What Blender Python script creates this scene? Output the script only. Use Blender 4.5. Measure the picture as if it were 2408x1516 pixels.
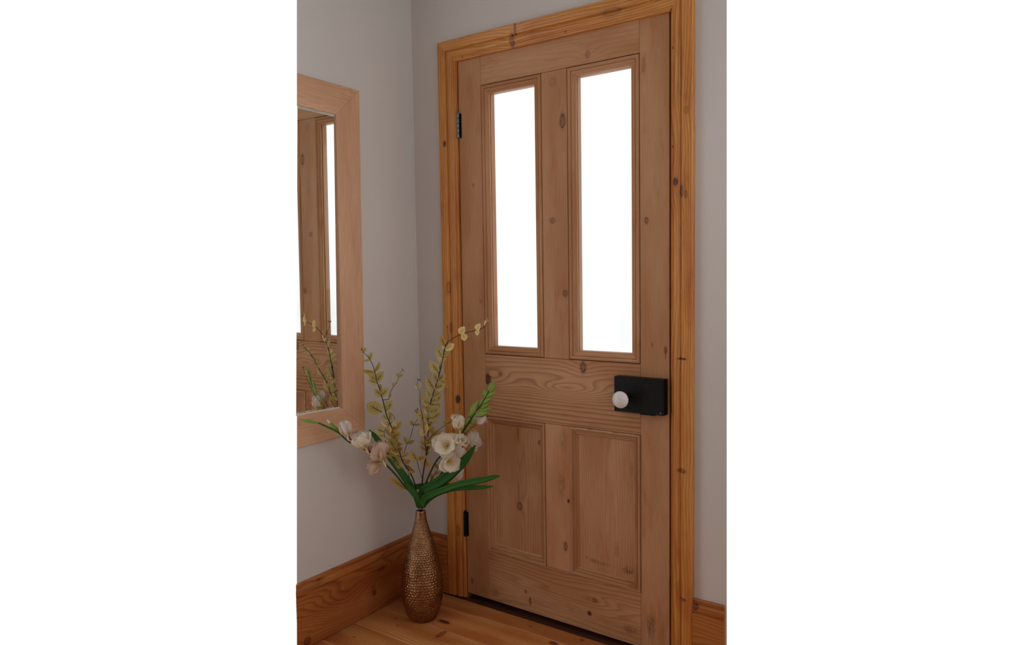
import bpy, bmesh, math, random
from mathutils import Vector, Matrix
random.seed(11)
for o in list(bpy.data.objects): bpy.data.objects.remove(o)
SC = bpy.context.scene
COL = SC.collection
PI = math.pi

# ------------------------------------------------------------------ camera
cam_d = bpy.data.cameras.new('camera'); cam = bpy.data.objects.new('camera', cam_d); COL.objects.link(cam)
cam.location = (1.90863, -2.08611, 1.22253)
cam.rotation_euler = (1.50530, 0.014634, 0.608481)
cam_d.sensor_fit = 'HORIZONTAL'; cam_d.sensor_width = 36.0; cam_d.lens = 25.3118
cam_d.clip_start = 0.05
SC.camera = cam
SC.view_settings.view_transform = 'Standard'; SC.view_settings.look = 'None'
SC.view_settings.exposure = 0.0; SC.view_settings.gamma = 1.0
SC.view_settings.use_curve_mapping = False
# ------------------------------------------------------------------ world: flat white overcast
W = bpy.data.worlds.new('overcast'); SC.world = W; W.use_nodes = True
bg = W.node_tree.nodes['Background']
bg.inputs['Color'].default_value = (1.0, 0.995, 0.985, 1); bg.inputs['Strength'].default_value = 1.25

# ------------------------------------------------------------------ helpers
def s2l(c):
    c = c / 255.0
    return c / 12.92 if c <= 0.04045 else ((c + 0.055) / 1.055) ** 2.4
def rgb(r, g, b): return (s2l(r), s2l(g), s2l(b), 1.0)

class NT:
    def __init__(s, m): s.t = m.node_tree; s.n = s.t.nodes; s.l = s.t.links
    def add(s, typ, **kw):
        n = s.n.new(typ)
        for k, v in kw.items(): setattr(n, k, v)
        return n
    def link(s, a, b): s.l.new(a, b)
    def put(s, sock, v):
        if hasattr(v, 'is_output') or isinstance(v, bpy.types.NodeSocket): s.l.new(v, sock)
        else: sock.default_value = v
    def math(s, op, a, b=0.0, clamp=False):
        n = s.n.new('ShaderNodeMath'); n.operation = op; n.use_clamp = clamp
        s.put(n.inputs[0], a); s.put(n.inputs[1], b); return n.outputs[0]
    def vmath(s, op, a, b):
        n = s.n.new('ShaderNodeVectorMath'); n.operation = op
        s.put(n.inputs[0], a); s.put(n.inputs[1], b); return n
    def mix(s, f, a, b, mode='MIX'):
        n = s.n.new('ShaderNodeMix'); n.data_type = 'RGBA'; n.blend_type = mode
        s.put(n.inputs[0], f); s.put(n.inputs[6], a); s.put(n.inputs[7], b); return n.outputs[2]
    def noise(s, vec, scale, detail=3.0, rough=0.5):
        n = s.n.new('ShaderNodeTexNoise'); s.put(n.inputs['Vector'], vec)
        n.inputs['Scale'].default_value = scale; n.inputs['Detail'].default_value = detail
        n.inputs['Roughness'].default_value = rough; return n
    def scale(s, vec, sc, off=None):
        v = s.vmath('MULTIPLY', vec, sc).outputs[0]
        if off is not None: v = s.vmath('ADD', v, off).outputs[0]
        return v
    def range(s, v, a, b, c, d, smooth=True):
        n = s.n.new('ShaderNodeMapRange'); n.interpolation_type = 'SMOOTHSTEP' if smooth else 'LINEAR'
        s.put(n.inputs[0], v)
        for i, x in enumerate((a, b, c, d)): n.inputs[i + 1].default_value = x
        return n.outputs[0]

def base_mat(name, rough=0.5, spec=0.5):
    m = bpy.data.materials.new(name); m.use_nodes = True
    nt = NT(m); b = m.node_tree.nodes['Principled BSDF']
    b.inputs['Roughness'].default_value = rough
    b.inputs['Specular IOR Level'].default_value = spec
    return m, nt, b

def plain(name, col, rough=0.5, metal=0.0, spec=0.5, var=0.10, scale=30.0, bump=0.0):
    """flat colour broken up by a soft noise"""
    m, nt, b = base_mat(name, rough, spec)
    tc = nt.add('ShaderNodeTexCoord').outputs['Object']
    nz = nt.noise(tc, scale, 4)
    dark = (col[0] * (1 - var), col[1] * (1 - var), col[2] * (1 - var), 1)
    lite = (min(1, col[0] * (1 + var)), min(1, col[1] * (1 + var)), min(1, col[2] * (1 + var)), 1)
    nt.link(nt.mix(nt.range(nz.outputs[0], 0.3, 0.7, 0, 1), dark, lite), b.inputs['Base Color'])
    b.inputs['Metallic'].default_value = metal
    if bump:
        bp = nt.add('ShaderNodeBump'); bp.inputs['Strength'].default_value = bump; bp.inputs['Distance'].default_value = 0.002
        nt.link(nz.outputs[0], bp.inputs['Height']); nt.link(bp.outputs[0], b.inputs['Normal'])
    return m

def wood(name, light, mid, line, freq=130.0, warp=1.6, contrast=0.6, blotch=None, knots=(), rough=0.42, spec=0.4,
         stretch=(1.3, 7.0), fibre=0.25, stains=(), arch=0.0):
    """grain runs along local X, growth rings are contours of a field over local Y;
    a knot is (x, y, rx, ry, rings, dark) in local metres and bends the rings round itself"""
    m, nt, b = base_mat(name, rough, spec)
    tc = nt.add('ShaderNodeTexCoord').outputs['Object']
    rnd = nt.add('ShaderNodeObjectInfo').outputs['Random']
    roff = nt.add('ShaderNodeCombineXYZ'); 
    for i, k in enumerate((17.0, 31.0, 5.0)): nt.link(nt.math('MULTIPLY', rnd, k), roff.inputs[i])
    off = roff.outputs[0]
    sx = nt.add('ShaderNodeSeparateXYZ'); nt.link(tc, sx.inputs[0])
    yz = nt.math('ADD', sx.outputs[1], nt.math('MULTIPLY', sx.outputs[2], 0.6))
    f = nt.math('MULTIPLY', yz, freq)
    low = nt.noise(nt.scale(tc, (stretch[0], stretch[1], stretch[1]), off), 1.0, 2.5, 0.45).outputs[0]
    f = nt.math('ADD', f, nt.math('MULTIPLY', nt.math('SUBTRACT', low, 0.5), warp * 6.0))
    fine = nt.noise(nt.scale(tc, (9.0, 60.0, 60.0), off), 1.0, 2.0).outputs[0]
    f = nt.math('ADD', f, nt.math('MULTIPLY', fine, 0.35))
    if arch:
        f = nt.math('ADD', f, nt.math('MULTIPLY', nt.math('POWER', nt.math('ABSOLUTE', sx.outputs[1]), 2.0), arch))
    kd = []
    kj = nt.noise(nt.scale(tc, (95.0, 95.0, 1.0), off), 1.0, 3.0).outputs[0] if any(k[5] for k in knots) else None
    for (kx, ky, rx, ry, A, dk) in knots:
        dx = nt.math('DIVIDE', nt.math('SUBTRACT', sx.outputs[0], kx), rx)
        dy = nt.math('DIVIDE', nt.math('SUBTRACT', sx.outputs[1], ky), ry)
        d2 = nt.math('ADD', nt.math('MULTIPLY', dx, dx), nt.math('MULTIPLY', dy, dy))
        if A:
            wx = nt.math('MULTIPLY', nt.math('MULTIPLY', dx, dx), 0.03); wy = nt.math('MULTIPLY', nt.math('MULTIPLY', dy, dy), 0.16)
            g = nt.math('POWER', 2.718, nt.math('MULTIPLY', nt.math('ADD', wx, wy), -1.0))
            f = nt.math('ADD', f, nt.math('MULTIPLY', g, A))
        if dk: kd.append((nt.math('ADD', d2, nt.math('MULTIPLY', nt.math('SUBTRACT', kj, 0.5), 1.1)), dk))
    fr = nt.math('FRACT', f)
    ramp = nt.add('ShaderNodeValToRGB'); nt.link(fr, ramp.inputs[0])
    e = ramp.color_ramp.elements
    e[0].position = 0.0; e[0].color = (0, 0, 0, 1); e[1].position = 1.0; e[1].color = (0, 0, 0, 1)
    for p, v in ((0.35, 0.08), (0.62, 0.45), (0.82, 1.0), (0.92, 0.55)):
        q = ramp.color_ramp.elements.new(p); q.color = (v, v, v, 1)
    big = nt.noise(nt.scale(tc, (2.2, 9.0, 9.0), off), 1.0, 2.0).outputs[0]
    col = nt.mix(nt.range(big, 0.32, 0.68, 0, 1), light, mid)
    if blotch:
        bl = nt.noise(nt.scale(tc, (4.0, 14.0, 14.0), off), 1.3, 3.0, 0.6).outputs[0]
        col = nt.mix(nt.range(bl, 0.52, 0.78, 0, 0.75), col, blotch)
    fb = nt.noise(nt.scale(tc, (14.0, 700.0, 700.0), off), 1.0, 2.0).outputs[0]
    lineamt = nt.math('MULTIPLY', ramp.outputs[0], nt.range(low, 0.25, 0.7, contrast * 0.55, contrast))
    col = nt.mix(lineamt, col, line)
    col = nt.mix(nt.range(fb, 0.35, 0.75, 0, fibre), col, line)
    for (sx_, sy_, rx, ry, k) in stains:
        dx = nt.math('DIVIDE', nt.math('SUBTRACT', sx.outputs[0], sx_), rx)
        dy = nt.math('DIVIDE', nt.math('SUBTRACT', sx.outputs[1], sy_), ry)
        d2 = nt.math('ADD', nt.math('MULTIPLY', dx, dx), nt.math('MULTIPLY', dy, dy))
        jit = nt.noise(nt.scale(tc, (60.0, 260.0, 1.0)), 1.0, 3.0).outputs[0]
        a = nt.math('MULTIPLY', nt.range(d2, 1.0, 0.1, 0, k), nt.range(jit, 0.35, 0.6, 0.1, 1))
        col = nt.mix(a, col, (line[0] * .25, line[1] * .2, line[2] * .2, 1))
    for d2, dk in kd:
        c = dk if isinstance(dk, tuple) else None
        k = 0.8 if c else dk
        halo = nt.range(d2, 3.6, 0.9, 0, .42 * k)               # reddish resin round the knot
        col = nt.mix(halo, col, (line[0] * 1.05, line[1] * .8, line[2] * .7, 1))
        ring = nt.math('MULTIPLY', nt.range(d2, 1.35, 0.95, 0, k), nt.range(d2, 0.35, 0.75, 1.0 if k > .9 else .45, 1))
        jc = nt.noise(nt.scale(tc, (240.0, 240.0, 1.0)), 1.0, 2.0).outputs[0]
        dkc = (line[0] * .22, line[1] * .17, line[2] * .16, 1)
        col = nt.mix(nt.math('MULTIPLY', ring, nt.range(jc, 0.2, 0.7, 0.55, 1)), col, dkc)
    nt.link(col, b.inputs['Base Color'])
    bp = nt.add('ShaderNodeBump'); bp.inputs['Strength'].default_value = 0.25; bp.inputs['Distance'].default_value = 0.0006
    nt.link(nt.math('ADD', ramp.outputs[0], fb), bp.inputs['Height']); nt.link(bp.outputs[0], b.inputs['Normal'])
    rr = nt.range(fb, 0.3, 0.7, rough - .06, rough + .08)
    nt.link(rr, b.inputs['Roughness'])
    return m

GR = {  # local axes (X along grain, Y across the face, Z depth) for the three ways wood runs here
    'x': Matrix(((1, 0, 0), (0, 0, -1), (0, 1, 0))).to_4x4(),      # grain along world X on a face of the door wall: local Y = world Z
    'z': Matrix(((0, 1, 0), (0, 0, 1), (1, 0, 0))).to_4x4(),       # grain along world Z, local Y = world X
    'y': Matrix(((0, 0, 1), (1, 0, 0), (0, 1, 0))).to_4x4(),       # grain along world Y, local Y = world Z (left wall)
    'zy': Matrix(((0, 0, -1), (0, 1, 0), (1, 0, 0))).to_4x4(),     # grain along world Z, local Y = world Y (left wall)
    'f': Matrix.Identity(4),                                       # grain along world X, local Y = world Y (floor)
}
GR['x'] = Matrix(((1, 0, 0), (0, 0, 1), (0, -1, 0))).inverted().to_4x4()
def frame_of(grain, c): return Matrix.Translation(Vector(c)) @ GR[grain]

def empty(name, loc=(0, 0, 0)):
    o = bpy.data.objects.new(name, None); COL.objects.link(o); o.location = loc
    o.empty_display_size = 0.05
    return o
def tag(o, label=None, cat=None, group=None, kind=None):
    if label: o['label'] = label
    if cat: o['category'] = cat
    if group: o['group'] = group
    if kind: o['kind'] = kind
    return o
def world_of(o):
    m = o.matrix_basis.copy()
    return world_of(o.parent) @ o.matrix_parent_inverse @ m if o.parent else m
def put_under(o, parent):
    o.parent = parent; o.matrix_parent_inverse = world_of(parent).inverted()
def obj(name, bm, mats, parent=None, M=None, smooth=False, world=True):
    """bm in world coordinates; M = local frame of the object (world matrix)"""
    if M is None: M = Matrix.Identity(4)
    if world: bm.transform(M.inverted())
    bmesh.ops.recalc_face_normals(bm, faces=bm.faces[:])
    me = bpy.data.meshes.new(name); bm.to_mesh(me); bm.free()
    if not isinstance(mats, (list, tuple)): mats = [mats]
    for mt in mats: me.materials.append(mt)
    if smooth: me.polygons.foreach_set('use_smooth', [True] * len(me.polygons))
    o = bpy.data.objects.new(name, me); COL.objects.link(o)
    o.matrix_basis = M
    if parent is not None: put_under(o, parent)
    return o
def inst(name, me, M, parent=None):
    o = bpy.data.objects.new(name, me); COL.objects.link(o); o.matrix_basis = M
    if parent is not None: put_under(o, parent)
    return o
def center(bm):
    a = [v.co for v in bm.verts]
    return Vector([(min(c[i] for c in a) + max(c[i] for c in a)) / 2 for i in range(3)])
def prism(poly, ax, a, b, bm=None):
    """polygon (2D) extruded along axis ax from a to b; ax 0: (y,z) 1: (x,z) 2: (x,y)"""
    bm = bm or bmesh.new()
    def P(p, t): return {0: (t, p[0], p[1]), 1: (p[0], t, p[1]), 2: (p[0], p[1], t)}[ax]
    A = [bm.verts.new(P(p, a)) for p in poly]; B = [bm.verts.new(P(p, b)) for p in poly]
    bm.faces.new(A); bm.faces.new(B[::-1])
    for i in range(len(poly)): bm.faces.new((A[i], A[(i + 1) % len(poly)], B[(i + 1) % len(poly)], B[i]))
    return bm
def box(x0, x1, y0, y1, z0, z1, bm=None): return prism([(x0, z0), (x1, z0), (x1, z1), (x0, z1)], 1, y0, y1, bm)
def bev(bm, w, seg=1):
    bmesh.ops.recalc_face_normals(bm, faces=bm.faces[:])
    bmesh.ops.bevel(bm, geom=bm.edges[:], offset=w, segments=seg, affect='EDGES', clamp_overlap=True)
    return bm
def lathe(prof, seg=24, bm=None, cap=True):
    bm = bm or bmesh.new(); rings = []
    for r, z in prof:
        rings.append([bm.verts.new((r * math.cos(2 * PI * i / seg), r * math.sin(2 * PI * i / seg), z)) for i in range(seg)])
    for a, b in zip(rings, rings[1:]):
        for i in range(seg): bm.faces.new((a[i], a[(i + 1) % seg], b[(i + 1) % seg], b[i]))
    if cap: bm.faces.new(rings[0][::-1]); bm.faces.new(rings[-1])
    return bm
def smooth_path(pts, sub=4):
    P = [Vector(p) for p in pts]; out = []
    for i in range(len(P) - 1):
        p0 = P[i - 1] if i else P[i] * 2 - P[i + 1]; p1, p2 = P[i], P[i + 1]
        p3 = P[i + 2] if i + 2 < len(P) else p2 * 2 - p1
        for k in range(sub):
            t = k / sub
            out.append(0.5 * ((2 * p1) + (p2 - p0) * t + (2 * p0 - 5 * p1 + 4 * p2 - p3) * t * t + (3 * p1 - p0 - 3 * p2 + p3) * t ** 3))
    return out + [P[-1]]
def tube(pts, r0, r1, seg=6, bm=None, sub=3):
    bm = bm or bmesh.new(); pts = smooth_path(pts, sub); n = len(pts); rings = []
    up = Vector((0.3, 0.2, 0.9))
    for i, p in enumerate(pts):
        d = (pts[min(i + 1, n - 1)] - pts[max(i - 1, 0)]).normalized()
        a = d.cross(up); a = a.normalized() if a.length > 1e-4 else d.orthogonal().normalized(); b_ = d.cross(a)
        r = r0 + (r1 - r0) * i / (n - 1)
        rings.append([bm.verts.new(p + a * r * math.cos(2 * PI * k / seg) + b_ * r * math.sin(2 * PI * k / seg)) for k in range(seg)])
    for A, B in zip(rings, rings[1:]):
        for k in range(seg): bm.faces.new((A[k], A[(k + 1) % seg], B[(k + 1) % seg], B[k]))
    bm.faces.new(rings[0][::-1]); bm.faces.new(rings[-1])
    return bm

# ------------------------------------------------------------------ materials of the setting
def plaster(name, col, specks):
    m, nt, b = base_mat(name, 0.72, 0.25)
    tc = nt.add('ShaderNodeTexCoord').outputs['Object']
    n1 = nt.noise(tc, 1.7, 4, 0.55).outputs[0]; n2 = nt.noise(tc, 45.0, 3, 0.6).outputs[0]
    c = nt.mix(nt.range(n1, 0.3, 0.7, 0, 1), (col[0] * .965, col[1] * .965, col[2] * .965, 1), (col[0] * 1.02, col[1] * 1.02, col[2] * 1.02, 1))
    n3 = nt.noise(tc, 9.0, 5, 0.7).outputs[0]
    c = nt.mix(nt.range(n3, 0.66, 0.8, 0, specks), c, (col[0] * .78, col[1] * .66, col[2] * .64, 1))
    nt.link(c, b.inputs['Base Color'])
    bp = nt.add('ShaderNodeBump'); bp.inputs['Strength'].default_value = 0.18; bp.inputs['Distance'].default_value = 0.002
    nt.link(nt.math('ADD', n2, nt.math('MULTIPLY', n1, 1.5)), bp.inputs['Height']); nt.link(bp.outputs[0], b.inputs['Normal'])
    return m
M_WALL_L = plaster('wall_paint', (0.72, 0.70, 0.68), 0.06)
M_WALL_B = plaster('wall_paint_warm', (0.68, 0.64, 0.61), 0.14)
M_CEIL = plaster('ceiling_paint', (0.55, 0.53, 0.51), 0.0)

# ------------------------------------------------------------------ room shell
FX = 1.97; FY = -3.6; CZ = 2.5
WT = 0.12
bm = bmesh.new()
ring = [[bm.verts.new(c) for c in ((0.0, y, z), (0.0, 0.0, z), (-WT, 0.0, z), (-WT, y + 0.12, z))] for y, z in ((-0.6178, 0.0), (-0.5131, CZ))]
bm.faces.new(ring[0]); bm.faces.new(ring[1][::-1])
for i in range(4): bm.faces.new((ring[0][i], ring[0][(i + 1) % 4], ring[1][(i + 1) % 4], ring[1][i]))
wl = bm                                                     # ends in a splayed reveal
wl = obj('wall_left', wl, M_WALL_L); tag(wl, kind='structure')
bm = prism([(0.0, -3.6), (0.0, -1.52), (-WT, -1.52), (-WT, -3.6)], 2, 0.0, CZ)
wl2 = obj('wall_left', bm, M_WALL_L); tag(wl2, kind='structure')
DX0, DX1, DZ = 0.205, 1.066, 2.022
bm = prism([(-WT, 0.0), (DX0, 0.0), (DX0, WT), (-WT, WT)], 2, 0.0, CZ)
ring = [[bm.verts.new(c) for c in ((DX1, 0.0, z), (x, 0.0, z), (x - .06, WT, z), (DX1, WT, z))] for x, z in ((1.2251, 0.0), (1.2128, CZ))]
bm.faces.new(ring[0]); bm.faces.new(ring[1][::-1])
for i in range(4): bm.faces.new((ring[0][i], ring[0][(i + 1) % 4], ring[1][(i + 1) % 4], ring[1][i]))
prism([(DX0, 0.0), (DX1, 0.0), (DX1, WT), (DX0, WT)], 2, DZ, CZ, bm)
wb = obj('wall_back', bm, M_WALL_B); tag(wb, kind='structure')
obj('caulk_line', prism([(0.0002, -0.0002), (0.0075, -0.0002), (0.0002, -0.0065)], 2, .225, CZ - .001), plaster('caulk', (0.72, 0.68, 0.65), 0.0), wb)
# the rest of the lobby behind and beside the camera; windows placed for light
def with_light_opening(ax, fixed, a0, a1, w0, w1, z0, z1):
    """wall slab with one opening placed to let light in"""
    bm = bmesh.new()
    for p0, p1, q0, q1 in ((a0, w0, 0, CZ), (w1, a1, 0, CZ), (w0, w1, 0, z0), (w0, w1, z1, CZ)):
        if p1 - p0 < 1e-4: continue
        if ax == 'x': box(fixed, fixed + WT, p0, p1, q0, q1, bm)
        else: box(p0, p1, fixed - WT, fixed, q0, q1, bm)
    return bm
bm = with_light_opening('x', FX, FY, 0.0, -2.2, -0.04, 1.12, 2.12)  # unseen opening, placed and sized for wall light and the vase highlight
wr = obj('wall_right', bm, M_WALL_L); tag(wr, kind='structure')
wf = obj('wall_front', with_light_opening('y', FY, -WT, FX + WT, 0.6, 1.2, 1.05, 1.85), M_WALL_L); tag(wf, kind='structure')  # opening added behind the camera to light the door wall
ce = obj('ceiling', box(-WT, FX + WT, FY - WT, 0.0, CZ, CZ + 0.1), M_CEIL); tag(ce, kind='structure')

# ------------------------------------------------------------------ floor of pine planks
FLO = dict(light=(0.72, 0.33, 0.11, 1), mid=(0.48, 0.145, 0.033, 1), line=(0.17, 0.036, 0.011, 1))
floor = obj('floor', box(0.0, 1.14, 0.0201, 0.125, -0.05, -0.0192, box(0.0, FX, FY, 0.02, -0.05, -0.019)), plain('floor_void', (0.02, 0.012, 0.008, 1), 0.9)); tag(floor, kind='structure')
edges = [-0.0225, -0.100, -0.245]
while edges[-1] > FY: edges.append(edges[-1] - 0.1368)
fknots = [(0.278, -0.199, .022, .009, 0, .95), (0.328, -0.271, .008, .026, 0, .8), (0.117, -0.273, .005, .003, 0, 1.0), (0.68, -0.113, .014, .008, 0, .95),
          (0.553, -0.06, .006, .004, 0, .9), (0.751, -0.045, .007, .006, 0, .9), (0.16, -0.31, .006, .003, 0, .8), (0.09, -0.45, .005, .003, 0, .9),
          (0.33, -0.45, .014, .007, 0, .9), (0.2, -0.52, .01, .006, 0, .9), (0.43, -0.33, .01, .006, 0, .85)]
for i, (a, b_) in enumerate(zip(edges, edges[1:])):
    y1, y0 = a - 0.0008, max(b_ + 0.0008, FY)
    if y1 - y0 < 0.02: continue
    cx, cy = 1.05, (y0 + y1) / 2
    ks = [(kx - cx, ky - cy, rx, ry, A, d) for kx, ky, rx, ry, A, d in fknots if y0 < ky < y1]
    t = (0.94, 1.12, 1.0, 0.97, 1.06)[i % 5]
    m = wood('floor_pine', tuple(min(1, c * t) for c in FLO['light']), tuple(c * t for c in FLO['mid']), FLO['line'], freq=(95, 120, 80)[i % 3], warp=1.3, contrast=.5,
             knots=ks, rough=.34, spec=.45) if i < 6 else M_FLOOR_REST if i > 6 else wood('floor_pine', FLO['light'], FLO['mid'], FLO['line'], 95, 1.3, .5, rough=.34)
    if i == 6: M_FLOOR_REST = m
    x0 = 0.0
    bm = bev(box(x0, FX, y0, y1, -0.019, -0.0004 * (i % 2)), 0.0018)
    obj('plank', bm, m, floor, frame_of('f', (cx, cy, 0)))
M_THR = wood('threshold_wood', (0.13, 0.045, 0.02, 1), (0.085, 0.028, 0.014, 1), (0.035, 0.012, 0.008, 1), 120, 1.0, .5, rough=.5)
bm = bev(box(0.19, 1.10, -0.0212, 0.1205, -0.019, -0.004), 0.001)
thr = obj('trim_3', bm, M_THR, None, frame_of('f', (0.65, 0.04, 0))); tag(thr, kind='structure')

# ------------------------------------------------------------------ baseboards
SK = dict(light=(0.53, 0.195, 0.046, 1), mid=(0.38, 0.105, 0.022, 1), line=(0.14, 0.028, 0.008, 1))
PROF = [(0.0, 0.003), (0.0195, 0.003), (0.0195, 0.180), (0.0145, 0.1825), (0.0150, 0.185), (0.0185, 0.188), (0.0190, 0.194), (0.0172, 0.203), (0.0128, 0.2085),
        (0.0105, 0.2095), (0.0108, 0.2125), (0.0112, 0.219), (0.009, 0.2227), (0.0, 0.2227)]
def skirt(name, ax, a, b_, grain, c, knots, splay=0.0):
    bm = bmesh.new(); A = []; B = []
    for p, z in PROF:
        if ax == 'y': A.append(bm.verts.new((p, a + splay * (1 - p / .0195) , z))); B.append(bm.verts.new((p, b_, z)))
        else: A.append(bm.verts.new((a, -p, z))); B.append(bm.verts.new((b_ - splay * (1 - p / .0195), -p, z)))
    n = len(PROF); bm.faces.new(A); bm.faces.new(B[::-1])
    for i in range(n): bm.faces.new((A[i], A[(i + 1) % n], B[(i + 1) % n], B[i]))
    m = wood('skirting_pine', SK['light'], SK['mid'], SK['line'], 75, 2.2, .62, knots=knots, rough=.36, spec=.45, blotch=(0.42, 0.11, 0.03, 1))
    o = obj(name, bm, m, None, frame_of(grain, c)); tag(o, kind='structure'); return o
skirt('baseboard_left', 'y', -0.629, 0.0, 'y', (0, -0.3, 0.11), [(0.055, .04, .014, .006, 2.0, .8), (0.016, -.036, .008, .009, 3.0, .9), (-.117, -.03, .02, .03, 5.5, 0), (-.10, -.02, .008, .004, 0, 0), (-.228, .100, .008, .003, 0, .6), (-.29, -.085, .012, .012, 2, .8)], splay=.018)
skirt('baseboard_back', 'x', 0.0, 0.1475, 'x', (0.07, 0, 0.11), [])
skirt('baseboard_right', 'x', 1.1238, 1.2240, 'x', (1.17, 0, 0.11), [(-.036, .092, .007, .008, 0, .9), (-.02, -.06, .03, .006, 1, .5)], splay=.007)

# ------------------------------------------------------------------ architrave round the door
ARC = dict(light=(0.78, 0.35, 0.082, 1), mid=(0.62, 0.215, 0.042, 1), line=(0.21, 0.046, 0.012, 1))
AP = [(0.0, 0.0), (0.0, 0.0185), (0.0025, 0.0212), (0.028, 0.0212), (0.0345, 0.0185), (0.0365, 0.0125), (0.0385, 0.0128), (0.042, 0.0165), (0.050, 0.0182), (0.058, 0.0170), (0.0625, 0.0135),
      (0.0645, 0.0112), (0.0668, 0.0118), (0.0735, 0.0122), (0.0765, 0.0108), (0.0775, 0.0085), (0.0775, 0.0)]
AX0, AX1, AZ = 0.1487, 1.1228, 2.0753
def arch_piece(which, knots, parent):
    bm = bmesh.new(); A = []; B = []
    for o_, p in AP:
        if which == 'r': o_, p = min(o_, .0728), (p if o_ < .0735 else min(p, .0060))
        if which == 'l': A.append((AX0 + o_, -p, 0.004)); B.append((AX0 + o_, -p, AZ - o_))
        elif which == 'r': A.append((AX1 - o_, -p, 0.004)); B.append((AX1 - o_, -p, AZ - o_))
        else: A.append((AX0 + o_, -p, AZ - o_)); B.append((AX1 - o_, -p, AZ - o_))
    A = [bm.verts.new(c) for c in A]; B = [bm.verts.new(c) for c in B]; n = len(A)
    bm.faces.new(A); bm.faces.new(B[::-1])
    for i in range(n): bm.faces.new((A[i], A[(i + 1) % n], B[(i + 1) % n], B[i]))
    g, c = ('z', (AX0 + .04 if which == 'l' else AX1 - .04, 0, 1.0)) if which != 'h' else ('x', (0.63, 0, AZ - .04))
    loc = []
    for kx, kz, rx, ry, Amp, d in knots:
        loc.append((kz - 1.0, kx - c[0], rx, ry, Amp, d) if g == 'z' else (kx - .63, kz - c[2], rx, ry, Amp, d))
    m = wood('architrave_pine', ARC['light'], ARC['mid'], ARC['line'], 110, 1.5, .7, fibre=.35, knots=loc, rough=.33, spec=.5, blotch=(0.50, 0.13, 0.028, 1))
    return obj('architrave_leg' if which != 'h' else 'architrave_head', bm, m, parent, frame_of(g, c))
arch = empty('trim_1', (0.1487, 0, 0)); tag(arch, kind='structure')
arch_piece('l', [(.176, 1.708, .010, .005, 1, .95), (.211, .763, .013, .008, 1, 1.0), (.187, 1.03, .016, .006, 1, .5), (.18, 1.18, .02, .008, 1.5, .4), (.2, .26, .02, .01, 1.5, .4)], arch)
arch_piece('r', [(1.068, 1.495, .011, .0075, 1, 1.0), (1.088, 1.466, .017, .0055, 1, .85), (1.103, 1.455, .010, .004, 0, .6), (1.091, .963, .003, .013, 0, .95), (1.089, .619, .006, .012, 0, .8), (1.094, .217, .004, .009, 0, .9), (1.102, 1.70, .01, .006, 1, .35), (1.058, 1.89, .003, .003, 0, .9), (1.058, 1.60, .003, .003, 0, .9)], arch)
arch_piece('h', [(.481, 2.022, .008, .019, 1, .85), (.497, 2.056, .004, .02, 0, .85), (.86, 2.035, .03, .012, 1, .35), (.26, 2.008, .003, .003, 0, .7), (.69, 2.01, .003, .003, 0, .7)], arch)
# jambs and stops that the door closes against
jm = wood('jamb_pine', (0.40, 0.15, 0.045, 1), (0.32, 0.11, 0.03, 1), (0.2, 0.05, 0.015, 1), 140, 1.0, .4, rough=.5)
jamb = empty('trim_2', (DX0, 0.05, 0)); tag(jamb, kind='structure')
obj('jamb', box(DX0 + .0005, 0.2262, 0.0005, 0.119, -.0035, DZ - .0005), jm, jamb, frame_of('z', (.215, .06, 1)))
obj('jamb', box(1.0500, DX1 - .0005, 0.0005, 0.119, -.0035, DZ - .0005), jm, jamb, frame_of('z', (1.055, .06, 1)))
obj('jamb_head', box(0.2265, 1.0496, 0.0005, 0.119, 2.003, DZ - .0005), jm, jamb, frame_of('x', (.63, .06, 2.01)))
obj('stop', box(0.2265, 0.247, 0.0475, 0.119, -.0035, 2.0025), jm, jamb, frame_of('z', (.236, .08, 1)))
obj('stop', box(1.0255, 1.0496, 0.0475, 0.119, -.0035, 2.0025), jm, jamb, frame_of('z', (1.035, .08, 1)))
obj('stop', box(0.2475, 1.025, 0.0475, 0.119, 1.982, 2.0025), jm, jamb, frame_of('x', (.63, .08, 1.99)))
obj('light_block_bar', box(0.2475, 1.025, 0.0475, 0.119, -0.0035, 0.034), jm, jamb, frame_of('x', (.63, .08, .015)))  # unseen bar added to stop light leaking under the door

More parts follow.
